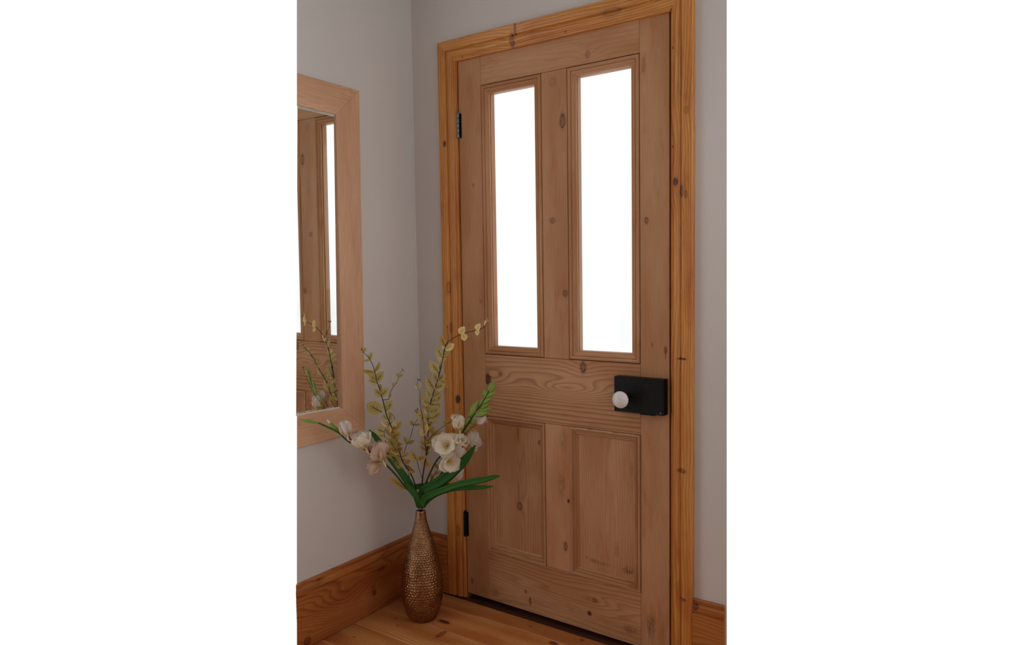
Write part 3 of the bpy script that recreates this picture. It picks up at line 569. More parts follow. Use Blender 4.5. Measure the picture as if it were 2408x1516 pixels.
EUC_RIGHT_LEAVES=[[0.3733, -0.1948, 1.0242, 0.3905, -0.19, 1.053, 0.16, -0.98, 0.07, 0.0273, 'p'], [0.3843, -0.1932, 1.0283, 0.3934, -0.1951, 1.0045, 0.21, -0.96, 0.16, 0.0249, 'p'], [0.4381, -0.1867, 1.0409, 0.4551, -0.1869, 1.0645, 0.06, -1.0, -0.05, 0.0211, 'p'], [0.4415, -0.1861, 1.0419, 0.4445, -0.1929, 1.0235, 0.29, -0.88, 0.37, 0.016, 'p'], [0.4679, -0.18, 1.0566, 0.4654, -0.1743, 1.0754, 0.23, -0.92, 0.31, 0.0089, 'p'], [0.3087, -0.1971, 0.9852, 0.3042, -0.2154, 1.0216, 0.45, -0.82, -0.36, 0.0203, 'g'], [0.3095, -0.2019, 0.9731, 0.3026, -0.2057, 0.9856, 0.29, -0.95, -0.13, 0.0125, 'p'], [0.3087, -0.2016, 0.9707, 0.3434, -0.1909, 0.992, 0.19, -0.97, 0.18, 0.0238, 'p'], [0.2898, -0.1928, 0.9419, 0.2776, -0.2056, 0.9845, 0.32, -0.93, -0.19, 0.0253, 'o'], [0.2997, -0.1986, 0.9456, 0.3229, -0.1828, 0.9698, 0.4, -0.89, 0.2, 0.0137, 'o'], [0.2934, -0.198, 0.9261, 0.2748, -0.2015, 0.9456, 0.15, -0.99, -0.04, 0.0169, 'p'], [0.2933, -0.198, 0.9256, 0.3072, -0.19, 0.9417, 0.19, -0.94, 0.3, 0.0112, 'p'], [0.277, -0.1964, 0.8877, 0.2442, -0.2048, 0.9309, 0.34, -0.94, 0.08, 0.0348, 'o'], [0.2778, -0.1954, 0.8947, 0.284, -0.1929, 0.9156, 0.29, -0.96, 0.03, 0.0177, 'o'], [0.2624, -0.205, 0.8295, 0.2531, -0.2384, 0.8864, 0.44, -0.8, -0.4, 0.0306, 'o'], [0.2739, -0.2019, 0.8622, 0.2666, -0.214, 0.8887, 0.46, -0.85, -0.26, 0.0215, 'o'], [0.2728, -0.1999, 0.8619, 0.3034, -0.1918, 0.8855, 0.17, -0.98, 0.12, 0.0205, 'o'], [0.2638, -0.2013, 0.8348, 0.2996, -0.1884, 0.8492, 0.29, -0.95, 0.13, 0.0338, 'o'], [0.2522, -0.2095, 0.7977, 0.2385, -0.2194, 0.8324, 0.38, -0.92, -0.11, 0.0229, 'o'], [0.2536, -0.2089, 0.8022, 0.2882, -0.1916, 0.825, 0.38, -0.92, 0.11, 0.0294, 'o'], [0.2649, -0.1998, 0.7839, 0.2891, -0.1953, 0.8151, 0.01, -0.99, 0.13, 0.0286, 'o'], [0.2472, -0.2106, 0.7794, 0.2282, -0.2335, 0.7932, 0.75, -0.66, -0.06, 0.0281, 'o'], [0.2461, -0.2107, 0.7753, 0.2715, -0.1829, 0.7728, 0.72, -0.64, 0.27, 0.0356, 'o'], [0.2378, -0.2117, 0.7432, 0.2885, -0.2006, 0.7697, 0.11, -0.97, 0.2, 0.0408, 'o'], [0.2377, -0.2118, 0.7426, 0.2275, -0.2227, 0.7631, 0.26, -0.9, -0.35, 0.0138, 'p'], [0.238, -0.2117, 0.7441, 0.2357, -0.2332, 0.7909, 0.14, -0.9, -0.41, 0.0322, 'o'], [0.2361, -0.2113, 0.7259, 0.2852, -0.2019, 0.7487, 0.22, -0.97, -0.06, 0.0315, 'o'], [0.2839, -0.3048, 0.8176, 0.3006, -0.2876, 0.8222, 0.67, -0.71, 0.22, 0.01, 'g'], [0.2891, -0.3178, 0.8523, 0.2997, -0.3144, 0.8717, 0.15, -0.98, 0.09, 0.0108, 'o'], [0.2889, -0.3183, 0.8534, 0.2818, -0.3244, 0.8589, 0.5, -0.82, -0.28, 0.0069, 'p'], [0.2654, -0.2748, 0.7489, 0.2484, -0.283, 0.7543, 0.46, -0.88, 0.09, 0.0217, 'g'], [0.1801, -0.2029, 0.7372, 0.1735, -0.2143, 0.752, 0.61, -0.73, -0.3, 0.0093, 'o'], [0.1658, -0.2102, 0.694, 0.153, -0.2135, 0.7116, 0.24, -0.97, -0.01, 0.0149, 'o'], [0.1662, -0.21, 0.6947, 0.1853, -0.1936, 0.6977, 0.64, -0.76, 0.07, 0.0104, 'o'], [0.1441, -0.2245, 0.6267, 0.1309, -0.227, 0.6548, 0.4, -0.91, 0.11, 0.0159, 'o'], [0.1448, -0.2239, 0.6285, 0.166, -0.2057, 0.6394, 0.63, -0.78, 0.08, 0.0173, 'o'], [0.3185, -0.2094, 0.7152, 0.312, -0.2228, 0.7283, 0.72, -0.63, -0.29, 0.0147, 'g'], [0.3188, -0.2093, 0.7154, 0.3338, -0.2014, 0.7224, 0.4, -0.9, 0.15, 0.0136, 'g'], [0.3428, -0.2049, 0.7319, 0.3475, -0.2079, 0.7544, 0.06, -0.99, -0.14, 0.0159, 'p'], [0.3512, -0.202, 0.7367, 0.3613, -0.1907, 0.7426, 0.52, -0.71, 0.48, 0.0091, 'g'], [0.2605, -0.2165, 0.6729, 0.2611, -0.2272, 0.7014, 0.34, -0.88, -0.34, 0.0246, 'g'], [0.2497, -0.2166, 0.6626, 0.2888, -0.1946, 0.6865, 0.26, -0.88, 0.39, 0.0208, 'g'], [0.2199, -0.2143, 0.6279, 0.203, -0.2171, 0.6477, 0.29, -0.95, 0.11, 0.0198, 'o'], [0.231, -0.2243, 0.6358, 0.269, -0.2131, 0.6593, 0.04, -0.93, 0.38, 0.0295, 'g'], [0.2239, -0.2152, 0.6135, 0.2119, -0.2341, 0.6324, 0.66, -0.7, -0.28, 0.011, 'g'], [0.2414, -0.238, 0.6689, 0.2318, -0.245, 0.6985, 0.12, -0.97, -0.19, 0.0197, 'p'], [0.2431, -0.2405, 0.6746, 0.2502, -0.2365, 0.7168, 0.18, -0.98, 0.06, 0.0167, 'p'], [0.2045, -0.2367, 0.5771, 0.1936, -0.2582, 0.62, 0.37, -0.86, -0.34, 0.0322, 'o'], [0.2094, -0.2367, 0.5805, 0.239, -0.2257, 0.5964, 0.24, -0.95, 0.21, 0.0202, 'g'], [0.2201, -0.2122, 0.5824, 0.2326, -0.2137, 0.5414, 0.38, -0.91, 0.15, 0.0228, 'g'], [0.2591, -0.2642, 0.7284, 0.253, -0.2705, 0.7702, 0.35, -0.93, -0.09, 0.0225, 'o'], [0.2334, -0.2104, 0.6862, 0.2262, -0.2291, 0.7265, 0.38, -0.86, -0.33, 0.0226, 'o'], [0.2328, -0.2104, 0.6787, 0.2502, -0.1948, 0.6958, 0.37, -0.84, 0.39, 0.0165, 'o'], [0.2251, -0.2112, 0.6066, 0.235, -0.1973, 0.6384, 0.29, -0.91, 0.31, 0.0184, 'g'], [0.2224, -0.2117, 0.5937, 0.2307, -0.2025, 0.6086, 0.22, -0.88, 0.42, 0.0235, 'o'], [0.2377, -0.204, 0.5069, 0.2412, -0.2035, 0.5296, 0.19, -0.98, -0.01, 0.0225, 'g'], [0.26, -0.1926, 0.5495, 0.2516, -0.2005, 0.5684, 0.42, -0.89, -0.19, 0.0161, 'g'], [0.2472, -0.199, 0.5242, 0.2636, -0.1812, 0.5352, 0.44, -0.73, 0.52, 0.0136, 'g'], [0.2339, -0.206, 0.5005, 0.2446, -0.1944, 0.5111, 0.52, -0.78, 0.33, 0.016, 'g'], [0.3999, -0.1305, 0.7135, 0.4167, -0.1248, 0.7146, 0.27, -0.87, 0.42, 0.0132, 'g'], [0.3638, -0.1428, 0.686, 0.3891, -0.1356, 0.6868, 0.24, -0.9, 0.37, 0.0132, 'g'], [0.3544, -0.1442, 0.6769, 0.3532, -0.1374, 0.6966, 0.28, -0.9, 0.33, 0.011, 'g'], [0.2554, -0.203, 0.7625, 0.2626, -0.1881, 0.7834, 0.32, -0.82, 0.47, 0.0229, 'o'], [0.2295, -0.2106, 0.6407, 0.2487, -0.2031, 0.6639, 0.25, -0.96, 0.11, 0.0164, 'g'], [0.2956, -0.1837, 0.8483, 0.2816, -0.194, 0.865, 0.5, -0.86, -0.11, 0.0137, 'o'], [0.2909, -0.1984, 0.9172, 0.3014, -0.1922, 0.9401, 0.12, -0.97, 0.21, 0.0153, 'o'], [0.2562, -0.2077, 0.8103, 0.2482, -0.22, 0.8123, 0.83, -0.56, -0.06, 0.0219, 'o'], [0.249, -0.2104, 0.7864, 0.2758, -0.2029, 0.7973, 0.25, -0.97, 0.06, 0.0253, 'o'], [0.2422, -0.2112, 0.76, 0.2329, -0.2261, 0.7761, 0.53, -0.75, -0.39, 0.0228, 'o'], [0.2412, -0.2113, 0.7562, 0.2703, -0.2074, 0.7422, 0.31, -0.87, 0.4, 0.0261, 'o'], [0.2357, -0.2111, 0.7198, 0.2232, -0.2189, 0.7334, 0.33, -0.92, -0.22, 0.0184, 'o'], [0.236, -0.2113, 0.7244, 0.2541, -0.1943, 0.7112, 0.73, -0.67, 0.13, 0.0226, 'o'], [0.2342, -0.2104, 0.6969, 0.249, -0.2062, 0.7173, 0.27, -0.96, 0.01, 0.0181, 'g'], [0.2295, -0.2106, 0.6404, 0.2243, -0.2246, 0.6698, 0.18, -0.9, -0.4, 0.021, 'g']]
EUC_LEFT_LEAVES=[[0.1534, -0.431, 0.9767, 0.1609, -0.4225, 0.9916, 0.36, -0.88, 0.32, 0.0135, 'o'], [0.1533, -0.432, 0.9775, 0.1434, -0.4518, 0.9752, 0.71, -0.42, 0.57, 0.0102, 'o'], [0.154, -0.4025, 0.9482, 0.1672, -0.4024, 0.9745, 0.14, -0.99, -0.07, 0.0201, 'o'], [0.1539, -0.4017, 0.9472, 0.133, -0.4225, 0.9434, 0.66, -0.71, 0.26, 0.01, 'o'], [0.1499, -0.3781, 0.905, 0.161, -0.3663, 0.9376, 0.21, -0.94, 0.27, 0.018, 'g'], [0.1497, -0.3773, 0.903, 0.1139, -0.402, 0.9099, 0.55, -0.83, -0.13, 0.0183, 'g'], [0.1416, -0.3606, 0.8698, 0.1731, -0.3576, 0.9071, 0.23, -0.97, -0.12, 0.0306, 'o'], [0.1411, -0.3582, 0.8652, 0.1099, -0.3694, 0.8971, 0.35, -0.94, 0.02, 0.0307, 'o'], [0.1411, -0.3585, 0.8657, 0.1207, -0.3826, 0.8747, 0.72, -0.67, -0.16, 0.0208, 'o'], [0.1405, -0.3553, 0.8595, 0.1139, -0.3643, 0.8734, 0.44, -0.84, 0.31, 0.0069, 'p'], [0.1384, -0.3441, 0.836, 0.1412, -0.3475, 0.8615, 0.07, -0.99, -0.14, 0.0198, 'o'], [0.1377, -0.3373, 0.8175, 0.1191, -0.3526, 0.8414, 0.44, -0.87, -0.22, 0.0262, 'o'], [0.1377, -0.3371, 0.8169, 0.1692, -0.3316, 0.8468, 0.17, -0.99, 0.01, 0.0295, 'o'], [0.1375, -0.3349, 0.8109, 0.1295, -0.349, 0.8359, 0.46, -0.83, -0.32, 0.0163, 'o'], [0.1423, -0.2551, 0.8719, 0.1339, -0.2586, 0.8868, 0.48, -0.87, 0.06, 0.0137, 'o'], [0.1424, -0.255, 0.8726, 0.16, -0.2498, 0.8815, 0.15, -0.95, 0.26, 0.0097, 'o'], [0.1346, -0.2748, 0.8404, 0.1281, -0.275, 0.8539, 0.22, -0.97, 0.09, 0.011, 'o'], [0.1364, -0.2713, 0.8451, 0.147, -0.2648, 0.857, 0.23, -0.92, 0.3, 0.0094, 'o'], [0.1394, -0.3034, 0.8059, 0.1459, -0.2985, 0.8212, 0.33, -0.93, 0.15, 0.0122, 'o'], [0.1257, -0.3259, 0.7567, 0.1013, -0.373, 0.7915, 0.88, -0.48, -0.04, 0.0489, 'o'], [0.1364, -0.3182, 0.7598, 0.1567, -0.3043, 0.7977, 0.26, -0.94, 0.21, 0.0395, 'o'], [0.1385, -0.3057, 0.7248, 0.1547, -0.3098, 0.7584, 0.15, -0.97, -0.19, 0.0272, 'o'], [0.1382, -0.3079, 0.7301, 0.1179, -0.3205, 0.7446, 0.39, -0.89, -0.22, 0.0197, 'o'], [0.144, -0.3162, 0.71, 0.1284, -0.3358, 0.7275, 0.76, -0.65, -0.06, 0.0139, 'p'], [0.1679, -0.3122, 0.7328, 0.1791, -0.3098, 0.709, 0.31, -0.95, 0.05, 0.0122, 'p'], [0.1441, -0.3162, 0.7101, 0.1505, -0.3144, 0.6844, 0.24, -0.97, -0.01, 0.018, 'p'], [0.1352, -0.3262, 0.6715, 0.1221, -0.3334, 0.6774, 0.41, -0.89, -0.19, 0.0123, 'p'], [0.1352, -0.3262, 0.6715, 0.1516, -0.3227, 0.6579, 0.27, -0.96, 0.08, 0.0107, 'p'], [0.1356, -0.3265, 0.6746, 0.1155, -0.3429, 0.6829, 0.68, -0.67, 0.31, 0.0123, 'g'], [0.1411, -0.2939, 0.6945, 0.1688, -0.2846, 0.7033, 0.29, -0.95, 0.09, 0.016, 'g'], [0.1469, -0.2877, 0.6679, 0.1612, -0.2733, 0.6778, 0.62, -0.76, 0.21, 0.0292, 'g'], [0.143, -0.2918, 0.6858, 0.1593, -0.2656, 0.7184, 0.37, -0.81, 0.46, 0.0244, 'o'], [0.1374, -0.3278, 0.6884, 0.1049, -0.3399, 0.7005, 0.44, -0.83, 0.35, 0.0352, 'o'], [0.1461, -0.2885, 0.6716, 0.117, -0.3051, 0.6924, 0.39, -0.9, -0.17, 0.0196, 'g'], [0.142, -0.2888, 0.6304, 0.1369, -0.3096, 0.664, 0.34, -0.82, -0.46, 0.0345, 'o'], [0.141, -0.2898, 0.6335, 0.1611, -0.2822, 0.6615, 0.17, -0.98, 0.15, 0.0263, 'o'], [0.142, -0.2888, 0.6304, 0.1684, -0.263, 0.639, 0.51, -0.69, 0.52, 0.0115, 'g'], [0.16, -0.272, 0.5902, 0.1224, -0.3168, 0.6337, 0.62, -0.75, -0.23, 0.0375, 'g'], [0.1575, -0.2754, 0.6087, 0.1329, -0.3009, 0.6197, 0.63, -0.73, -0.26, 0.0181, 'o'], [0.1598, -0.2722, 0.5912, 0.1794, -0.2521, 0.6048, 0.62, -0.75, 0.23, 0.0155, 'g'], [0.1582, -0.2682, 0.5509, 0.1165, -0.3017, 0.6011, 0.57, -0.82, -0.08, 0.0396, 'o'], [0.1935, -0.2392, 0.5356, 0.157, -0.2557, 0.5616, 0.46, -0.89, 0.08, 0.019, 'g'], [0.1641, -0.2534, 0.4735, 0.1095, -0.283, 0.5168, 0.55, -0.83, 0.13, 0.0223, 'g'], [0.1604, -0.2714, 0.5868, 0.1766, -0.261, 0.5746, 0.38, -0.89, -0.26, 0.0147, 'g'], [0.1505, -0.2837, 0.6496, 0.1376, -0.2953, 0.6763, 0.47, -0.87, -0.15, 0.021, 'g'], [0.1509, -0.2833, 0.6477, 0.1674, -0.2815, 0.6291, 0.22, -0.97, 0.1, 0.022, 'g'], [0.1421, -0.3145, 0.7063, 0.1355, -0.3266, 0.7237, 0.32, -0.83, -0.46, 0.0242, 'g'], [0.1372, -0.3054, 0.6918, 0.1622, -0.2996, 0.677, 0.26, -0.96, 0.06, 0.0215, 'g'], [0.1564, -0.2769, 0.6166, 0.1695, -0.2731, 0.6276, 0.24, -0.97, 0.05, 0.0182, 'g'], [0.1651, -0.2635, 0.5668, 0.189, -0.2546, 0.5809, 0.28, -0.95, 0.13, 0.018, 'g'], [0.157, -0.2761, 0.6126, 0.1385, -0.2938, 0.628, 0.52, -0.8, -0.3, 0.0219, 'g'], [0.1358, -0.3204, 0.7692, 0.1527, -0.315, 0.7886, 0.14, -0.98, 0.15, 0.0169, 'o']]
EUC_RIGHT_BUDS=[[0.4762, -0.1771, 1.0715], [0.3067, -0.1815, 1.0456], [0.2958, -0.3244, 0.8813], [0.1789, -0.2026, 0.7506], [0.4212, -0.1206, 0.7307]]
EUC_LEFT_BUDS=[[0.1529, -0.4379, 0.9842], [0.1528, -0.246, 0.8941]]
GLAD_LEFT=[[[0.1915, -0.2218, 0.4006], [0.1881, -0.2385, 0.4506], [0.1743, -0.264, 0.4809], [0.1587, -0.301, 0.5375], [0.1487, -0.341, 0.5827], [0.1396, -0.3808, 0.6227], [0.1256, -0.4248, 0.6535], [0.1169, -0.4539, 0.6713], [0.1103, -0.4699, 0.6823], [0.1062, -0.4894, 0.7027], [0.1044, -0.5018, 0.7162], [0.0925, -0.5387, 0.7413], [0.083, -0.5683, 0.7582]]]
GLAD_RIGHT=[[[0.2015, -0.2148, 0.4004], [0.2147, -0.2182, 0.4726], [0.2393, -0.2148, 0.5289], [0.2663, -0.2104, 0.5772], [0.2904, -0.2036, 0.6045], [0.3203, -0.1925, 0.636], [0.3589, -0.1804, 0.6799], [0.3765, -0.1784, 0.7037], [0.405, -0.1734, 0.7455], [0.4432, -0.1672, 0.7963], [0.4659, -0.1604, 0.8363]], [[0.2002, -0.2157, 0.4004], [0.2125, -0.2029, 0.453], [0.2387, -0.1811, 0.4977], [0.266, -0.1582, 0.5455], [0.2986, -0.1444, 0.5867]]]
BRACTS_RIGHT=[[0.465, -0.1594, 0.826, 0.4903, -0.1541, 0.8661, 0.3, -0.95, -0.06, 0.0186, 'b'], [0.448, -0.166, 0.8067, 0.4692, -0.1549, 0.8445, 0.39, -0.92, 0.05, 0.0187, 'b'], [0.4317, -0.1691, 0.781, 0.4562, -0.1576, 0.8177, 0.47, -0.88, -0.04, 0.0206, 'b'], [0.462, -0.1623, 0.8348, 0.4887, -0.1566, 0.8707, 0.57, -0.76, -0.31, 0.0186, 'b'], [0.4523, -0.1645, 0.8126, 0.4895, -0.1515, 0.8326, 0.28, -0.95, 0.09, 0.0168, 'b'], [0.4452, -0.1692, 0.8185, 0.4574, -0.1609, 0.8415, 0.64, -0.77, -0.06, 0.0168, 'b'], [0.4397, -0.1674, 0.7902, 0.476, -0.1553, 0.8147, 0.36, -0.93, -0.08, 0.0168, 'b'], [0.4333, -0.1667, 0.7735, 0.4677, -0.1518, 0.799, 0.31, -0.94, 0.13, 0.0188, 'b'], [0.4271, -0.1682, 0.7673, 0.4678, -0.1478, 0.7737, 0.45, -0.89, -0.01, 0.0225, 'b'], [0.4121, -0.1706, 0.7472, 0.459, -0.1531, 0.7635, 0.38, -0.92, -0.11, 0.0264, 'b'], [0.3923, -0.1785, 0.7407, 0.4281, -0.1733, 0.8017, 0.31, -0.95, -0.1, 0.0264, 'b'], [0.4065, -0.175, 0.7562, 0.4318, -0.1591, 0.8042, 0.36, -0.93, 0.12, 0.0226, 'b'], [0.3762, -0.1801, 0.7113, 0.3966, -0.172, 0.7444, 0.57, -0.81, -0.16, 0.0246, 'b'], [0.3944, -0.1725, 0.7163, 0.4126, -0.167, 0.7335, 0.46, -0.86, -0.22, 0.0189, 'b'], [0.3635, -0.1791, 0.6831, 0.3816, -0.1729, 0.7106, 0.59, -0.78, -0.21, 0.0152, 'b']]
BRACTS_LEFT=[[0.0838, -0.5656, 0.7564, 0.0368, -0.613, 0.7743, 0.71, -0.7, 0.03, 0.0109, 'b'], [0.0762, -0.573, 0.7597, 0.0446, -0.5976, 0.7704, 0.63, -0.77, 0.1, 0.0137, 'b'], [0.1053, -0.4956, 0.7094, 0.0744, -0.5224, 0.7575, 0.76, -0.64, 0.13, 0.014, 'w'], [0.0933, -0.536, 0.7395, 0.0672, -0.5654, 0.7602, 0.7, -0.7, -0.11, 0.0097, 'b'], [0.1055, -0.4975, 0.7127, 0.0676, -0.5279, 0.7409, 0.59, -0.8, -0.06, 0.0112, 'b'], [0.0989, -0.5182, 0.7271, 0.0726, -0.5477, 0.7492, 0.75, -0.66, 0.02, 0.0097, 'b'], [0.1148, -0.4644, 0.6903, 0.0956, -0.4794, 0.7152, 0.47, -0.87, -0.16, 0.0155, 'c'], [0.1339, -0.4021, 0.6425, 0.1246, -0.4135, 0.6699, 0.68, -0.73, -0.07, 0.0172, 'c'], [0.1488, -0.3449, 0.5895, 0.1402, -0.3538, 0.6111, 0.49, -0.86, -0.16, 0.0219, 'c']]
FLOWERS_LEFT=[[0.1185, -0.4785, 0.7006, -0.017, -0.28, 0.96, 0.05, 22, 1], [0.1471, -0.4223, 0.6499, -0.104, -0.399, 0.911, 0.06, 44, 0], [0.1628, -0.3607, 0.595, -0.331, -0.28, 0.901, 0.064, 36, 2], [0.139, -0.3474, 0.5873, -0.76, -0.437, -0.481, 0.046, 36, 2]]
FLOWERS_RIGHT=[[0.3235, -0.2144, 0.6394, 0.409, -0.838, 0.361, 0.054, 60, 0], [0.3766, -0.2011, 0.6477, 0.553, -0.564, 0.613, 0.043, 38, 0], [0.3632, -0.1946, 0.6934, 0.022, -0.255, 0.967, 0.052, 26, 0], [0.3529, -0.1386, 0.6441, 0.399, 0.908, 0.123, 0.046, 54, 1], [0.3343, -0.2266, 0.5916, 0.853, -0.519, -0.047, 0.046, 56, 0], [0.3022, -0.1531, 0.5983, 0.33, 0.942, 0.066, 0.042, 52, 1], [0.2819, -0.1428, 0.5227, 0.449, 0.852, -0.271, 0.042, 52, 1], [0.3934, -0.1593, 0.7183, 0.582, 0.69, 0.431, 0.044, 36, 1]]
SWORD_LEFT=[[[0.1902, -0.2223, 0.4051, 0.0136], [0.1884, -0.2323, 0.449, 0.0217], [0.1748, -0.2447, 0.4883, 0.0257], [0.1624, -0.2628, 0.5244, 0.027], [0.1457, -0.2722, 0.5516, 0.0256], [0.1211, -0.2918, 0.5981, 0.0242], [0.0991, -0.3098, 0.6414, 0.0215], [0.0836, -0.3243, 0.6711, 0.0161], [0.0721, -0.3368, 0.6917, 0.004]], [[0.2006, -0.227, 0.4082, 0.0122], [0.2037, -0.2404, 0.443, 0.0202], [0.1943, -0.2512, 0.4671, 0.0229], [0.1791, -0.2602, 0.4868, 0.0188], [0.1629, -0.2641, 0.5035, 0.0054]]]
SWORD_RIGHT=[[[0.1976, -0.2172, 0.405, 0.0136], [0.2033, -0.2219, 0.4487, 0.0244], [0.225, -0.2229, 0.4755, 0.0323], [0.2683, -0.2153, 0.4986, 0.0374], [0.3109, -0.2075, 0.5303, 0.0398], [0.3529, -0.1997, 0.5674, 0.0368], [0.3823, -0.1888, 0.5987, 0.0288], [0.4026, -0.1784, 0.6286, 0.0157], [0.4147, -0.1746, 0.647, 0.0039]], [[0.2114, -0.2255, 0.4097, 0.0135], [0.2267, -0.2304, 0.4442, 0.0269], [0.2669, -0.2371, 0.4678, 0.0266], [0.3221, -0.2332, 0.4937, 0.0223], [0.3823, -0.2258, 0.5191, 0.0233], [0.4356, -0.2118, 0.5341, 0.0232], [0.4765, -0.1946, 0.5448, 0.0192], [0.5055, -0.1858, 0.5543, 0.0128], [0.5194, -0.176, 0.5554, 0.0026]], [[0.2084, -0.2156, 0.4064, 0.0109], [0.2288, -0.2174, 0.435, 0.0189], [0.2785, -0.2167, 0.4689, 0.0187], [0.3396, -0.2089, 0.4918, 0.0171], [0.3939, -0.1947, 0.5013, 0.017], [0.4416, -0.1733, 0.5049, 0.0143], [0.477, -0.1604, 0.5102, 0.0039]], [[0.1872, -0.2125, 0.4019, 0.0082], [0.1584, -0.2107, 0.4461, 0.0124], [0.1544, -0.2058, 0.466, 0.0179], [0.166, -0.1913, 0.4688, 0.0207], [0.1941, -0.1656, 0.4684, 0.0207], [0.2319, -0.1392, 0.4692, 0.018], [0.2634, -0.1172, 0.4702, 0.0124], [0.2847, -0.1021, 0.4729, 0.0041]], [[0.1993, -0.21, 0.4033, 0.0095], [0.1901, -0.2078, 0.4351, 0.0191], [0.1953, -0.2083, 0.4593, 0.0218], [0.213, -0.2002, 0.4831, 0.0191], [0.2301, -0.1874, 0.4934, 0.0054]]]
VIEW=[0.571, -0.818, 0.065]

def leaf_mat(name, a, b_, vein, trans=0.35, veins=True):
    m = bpy.data.materials.new(name); m.use_nodes = True; nt = NT(m); b = nt.n['Principled BSDF']
    b.inputs['Roughness'].default_value = .55; b.inputs['Specular IOR Level'].default_value = .25
    tc = nt.add('ShaderNodeTexCoord').outputs['Object']; rnd = nt.add('ShaderNodeObjectInfo').outputs['Random']
    sx = nt.add('ShaderNodeSeparateXYZ'); nt.link(tc, sx.inputs[0])
    nz = nt.noise(tc, 4.0, 3).outputs[0]
    col = nt.mix(nt.math('MULTIPLY', nt.math('ADD', nz, rnd), .5), a, b_)
    ay = nt.math('ABSOLUTE', sx.outputs[1])
    rimc = nt.range(ay, .40, .5, 0, .35); col = nt.mix(rimc, col, (min(1, a[0] * 1.5), min(1, a[1] * 1.5), min(1, a[2] * 1.5), 1))
    if veins:
        mid = nt.math('MULTIPLY', nt.range(ay, .040, .018, 0, 1), nt.range(sx.outputs[0], .80, .62, 0, 1))
        # two pairs of side veins leaving the midrib at a slant
        v = nt.math('SUBTRACT', sx.outputs[0], nt.math('MULTIPLY', ay, 1.1))
        for p in (.22, .42):
            d = nt.math('ABSOLUTE', nt.math('SUBTRACT', v, p))
            s_ = nt.math('MULTIPLY', nt.range(d, .03, .012, 0, 1), nt.range(ay, .22, .16, 0, 1))
            mid = nt.math('MAXIMUM', mid, s_)
        col = nt.mix(nt.math('MULTIPLY', mid, .85), col, vein)
    nt.link(col, b.inputs['Base Color'])
    t = nt.add('ShaderNodeBsdfTranslucent'); nt.link(col, t.inputs[0])
    mx = nt.add('ShaderNodeMixShader'); mx.inputs[0].default_value = trans
    nt.link(b.outputs[0], mx.inputs[1]); nt.link(t.outputs[0], mx.inputs[2]); nt.link(mx.outputs[0], nt.n['Material Output'].inputs[0])
    return m
VEIN = (0.02, 0.014, 0.010, 1)
LM = {'o': leaf_mat('olive_leaf', (0.66, 0.57, 0.25, 1), (0.50, 0.40, 0.13, 1), VEIN),
      'g': leaf_mat('golden_leaf', (0.66, 0.48, 0.16, 1), (0.48, 0.32, 0.08, 1), VEIN),
      'p': leaf_mat('pale_leaf', (0.92, 0.74, 0.34, 1), (0.82, 0.62, 0.22, 1), (0.3, 0.2, 0.06, 1))}
def leaf_mesh(kind, curl, fold, tipp):
    """unit leaf: stalk at the origin, tip at x = 1, half width 0.5"""
    bm = bmesh.new(); N = 8; top = []
    for i in range(N + 1):
        t = i / N; w = 0.5 * (math.sin(PI * min(1, t ** tipp * .97 + .03))) ** .8 if 0 < i < N else 0.02
        z = curl * (t * (1 - t)) + 0.02 * math.sin(7 * t)
        top.append([bm.verts.new((t, s * w, z + fold * abs(s) * w * 2 * .5)) for s in (-1, -.5, 0, .5, 1)])
    for A, B in zip(top, top[1:]):
        for k in range(4): bm.faces.new((A[k], A[k + 1], B[k + 1], B[k]))
    me = bpy.data.meshes.new('leaf'); bm.to_mesh(me); bm.free(); me.materials.append(LM[kind])
    me.polygons.foreach_set('use_smooth', [True] * len(me.polygons)); return me
LMESH = {k: [leaf_mesh(k, .16, .22, .85), leaf_mesh(k, -.18, -.20, .95), leaf_mesh(k, .05, .35, .75)] for k in 'ogp'}
def frame_bt(base, tip, n, w):
    B, T, n = Vector(base), Vector(tip), Vector(n); x = T - B; L = x.length; x = x / L
    n = (n - x * n.dot(x)).normalized(); y = n.cross(x)
    return Matrix(((x.x * L, y.x * w, n.x * L, B.x), (x.y * L, y.y * w, n.y * L, B.y), (x.z * L, y.z * w, n.z * L, B.z), (0, 0, 0, 1)))
M_TWIG = plain('dark_twig', (0.020, 0.014, 0.012, 1), .5, var=.3, scale=200)
M_BUD = plain('twig_bud', (0.10, 0.05, 0.04, 1), .6, var=.5, scale=400); M_BUDP = plain('pink_bud', (0.62, 0.33, 0.25, 1), .6, var=.3, scale=400)
def euc(label, stems, leaves, buds):
    t = empty('eucalyptus_spray', stems[0][0]); tag(t, label, 'foliage')
    obj('stem', tube(stems[0], .0026, .0010, 8), M_TWIG, t)
    for s in stems[1:]: obj('twig', tube(s, .0012, .0006, 6), M_TWIG, t)
    for i, l in enumerate(leaves):
        M = frame_bt(l[0:3], l[3:6], l[6:9], l[9])
        inst('leaf', LMESH[l[10]][i % 3], M, t)
    for i, p in enumerate(buds):
        bm = bmesh.new(); r = random.Random(i)
        for k in range(6):
            q = Vector(p) + Vector((r.uniform(-1, 1), r.uniform(-1, 1), r.uniform(-.6, 1.4))) * .0055
            tube([p, q], .0006, .0014, 5, bm, 1)
        obj('bud_cluster', bm, M_BUDP if (i == 0 and len(buds) > 3) else M_BUD, t)
    return t
euc('artificial eucalyptus spray on the right of the vase, arching tip of pale yellow leaves', EUC_RIGHT, EUC_RIGHT_LEAVES, EUC_RIGHT_BUDS)
euc('artificial eucalyptus spray leaning left in the vase, olive leaves in front of the mirror frame', EUC_LEFT, EUC_LEFT_LEAVES, EUC_LEFT_BUDS)

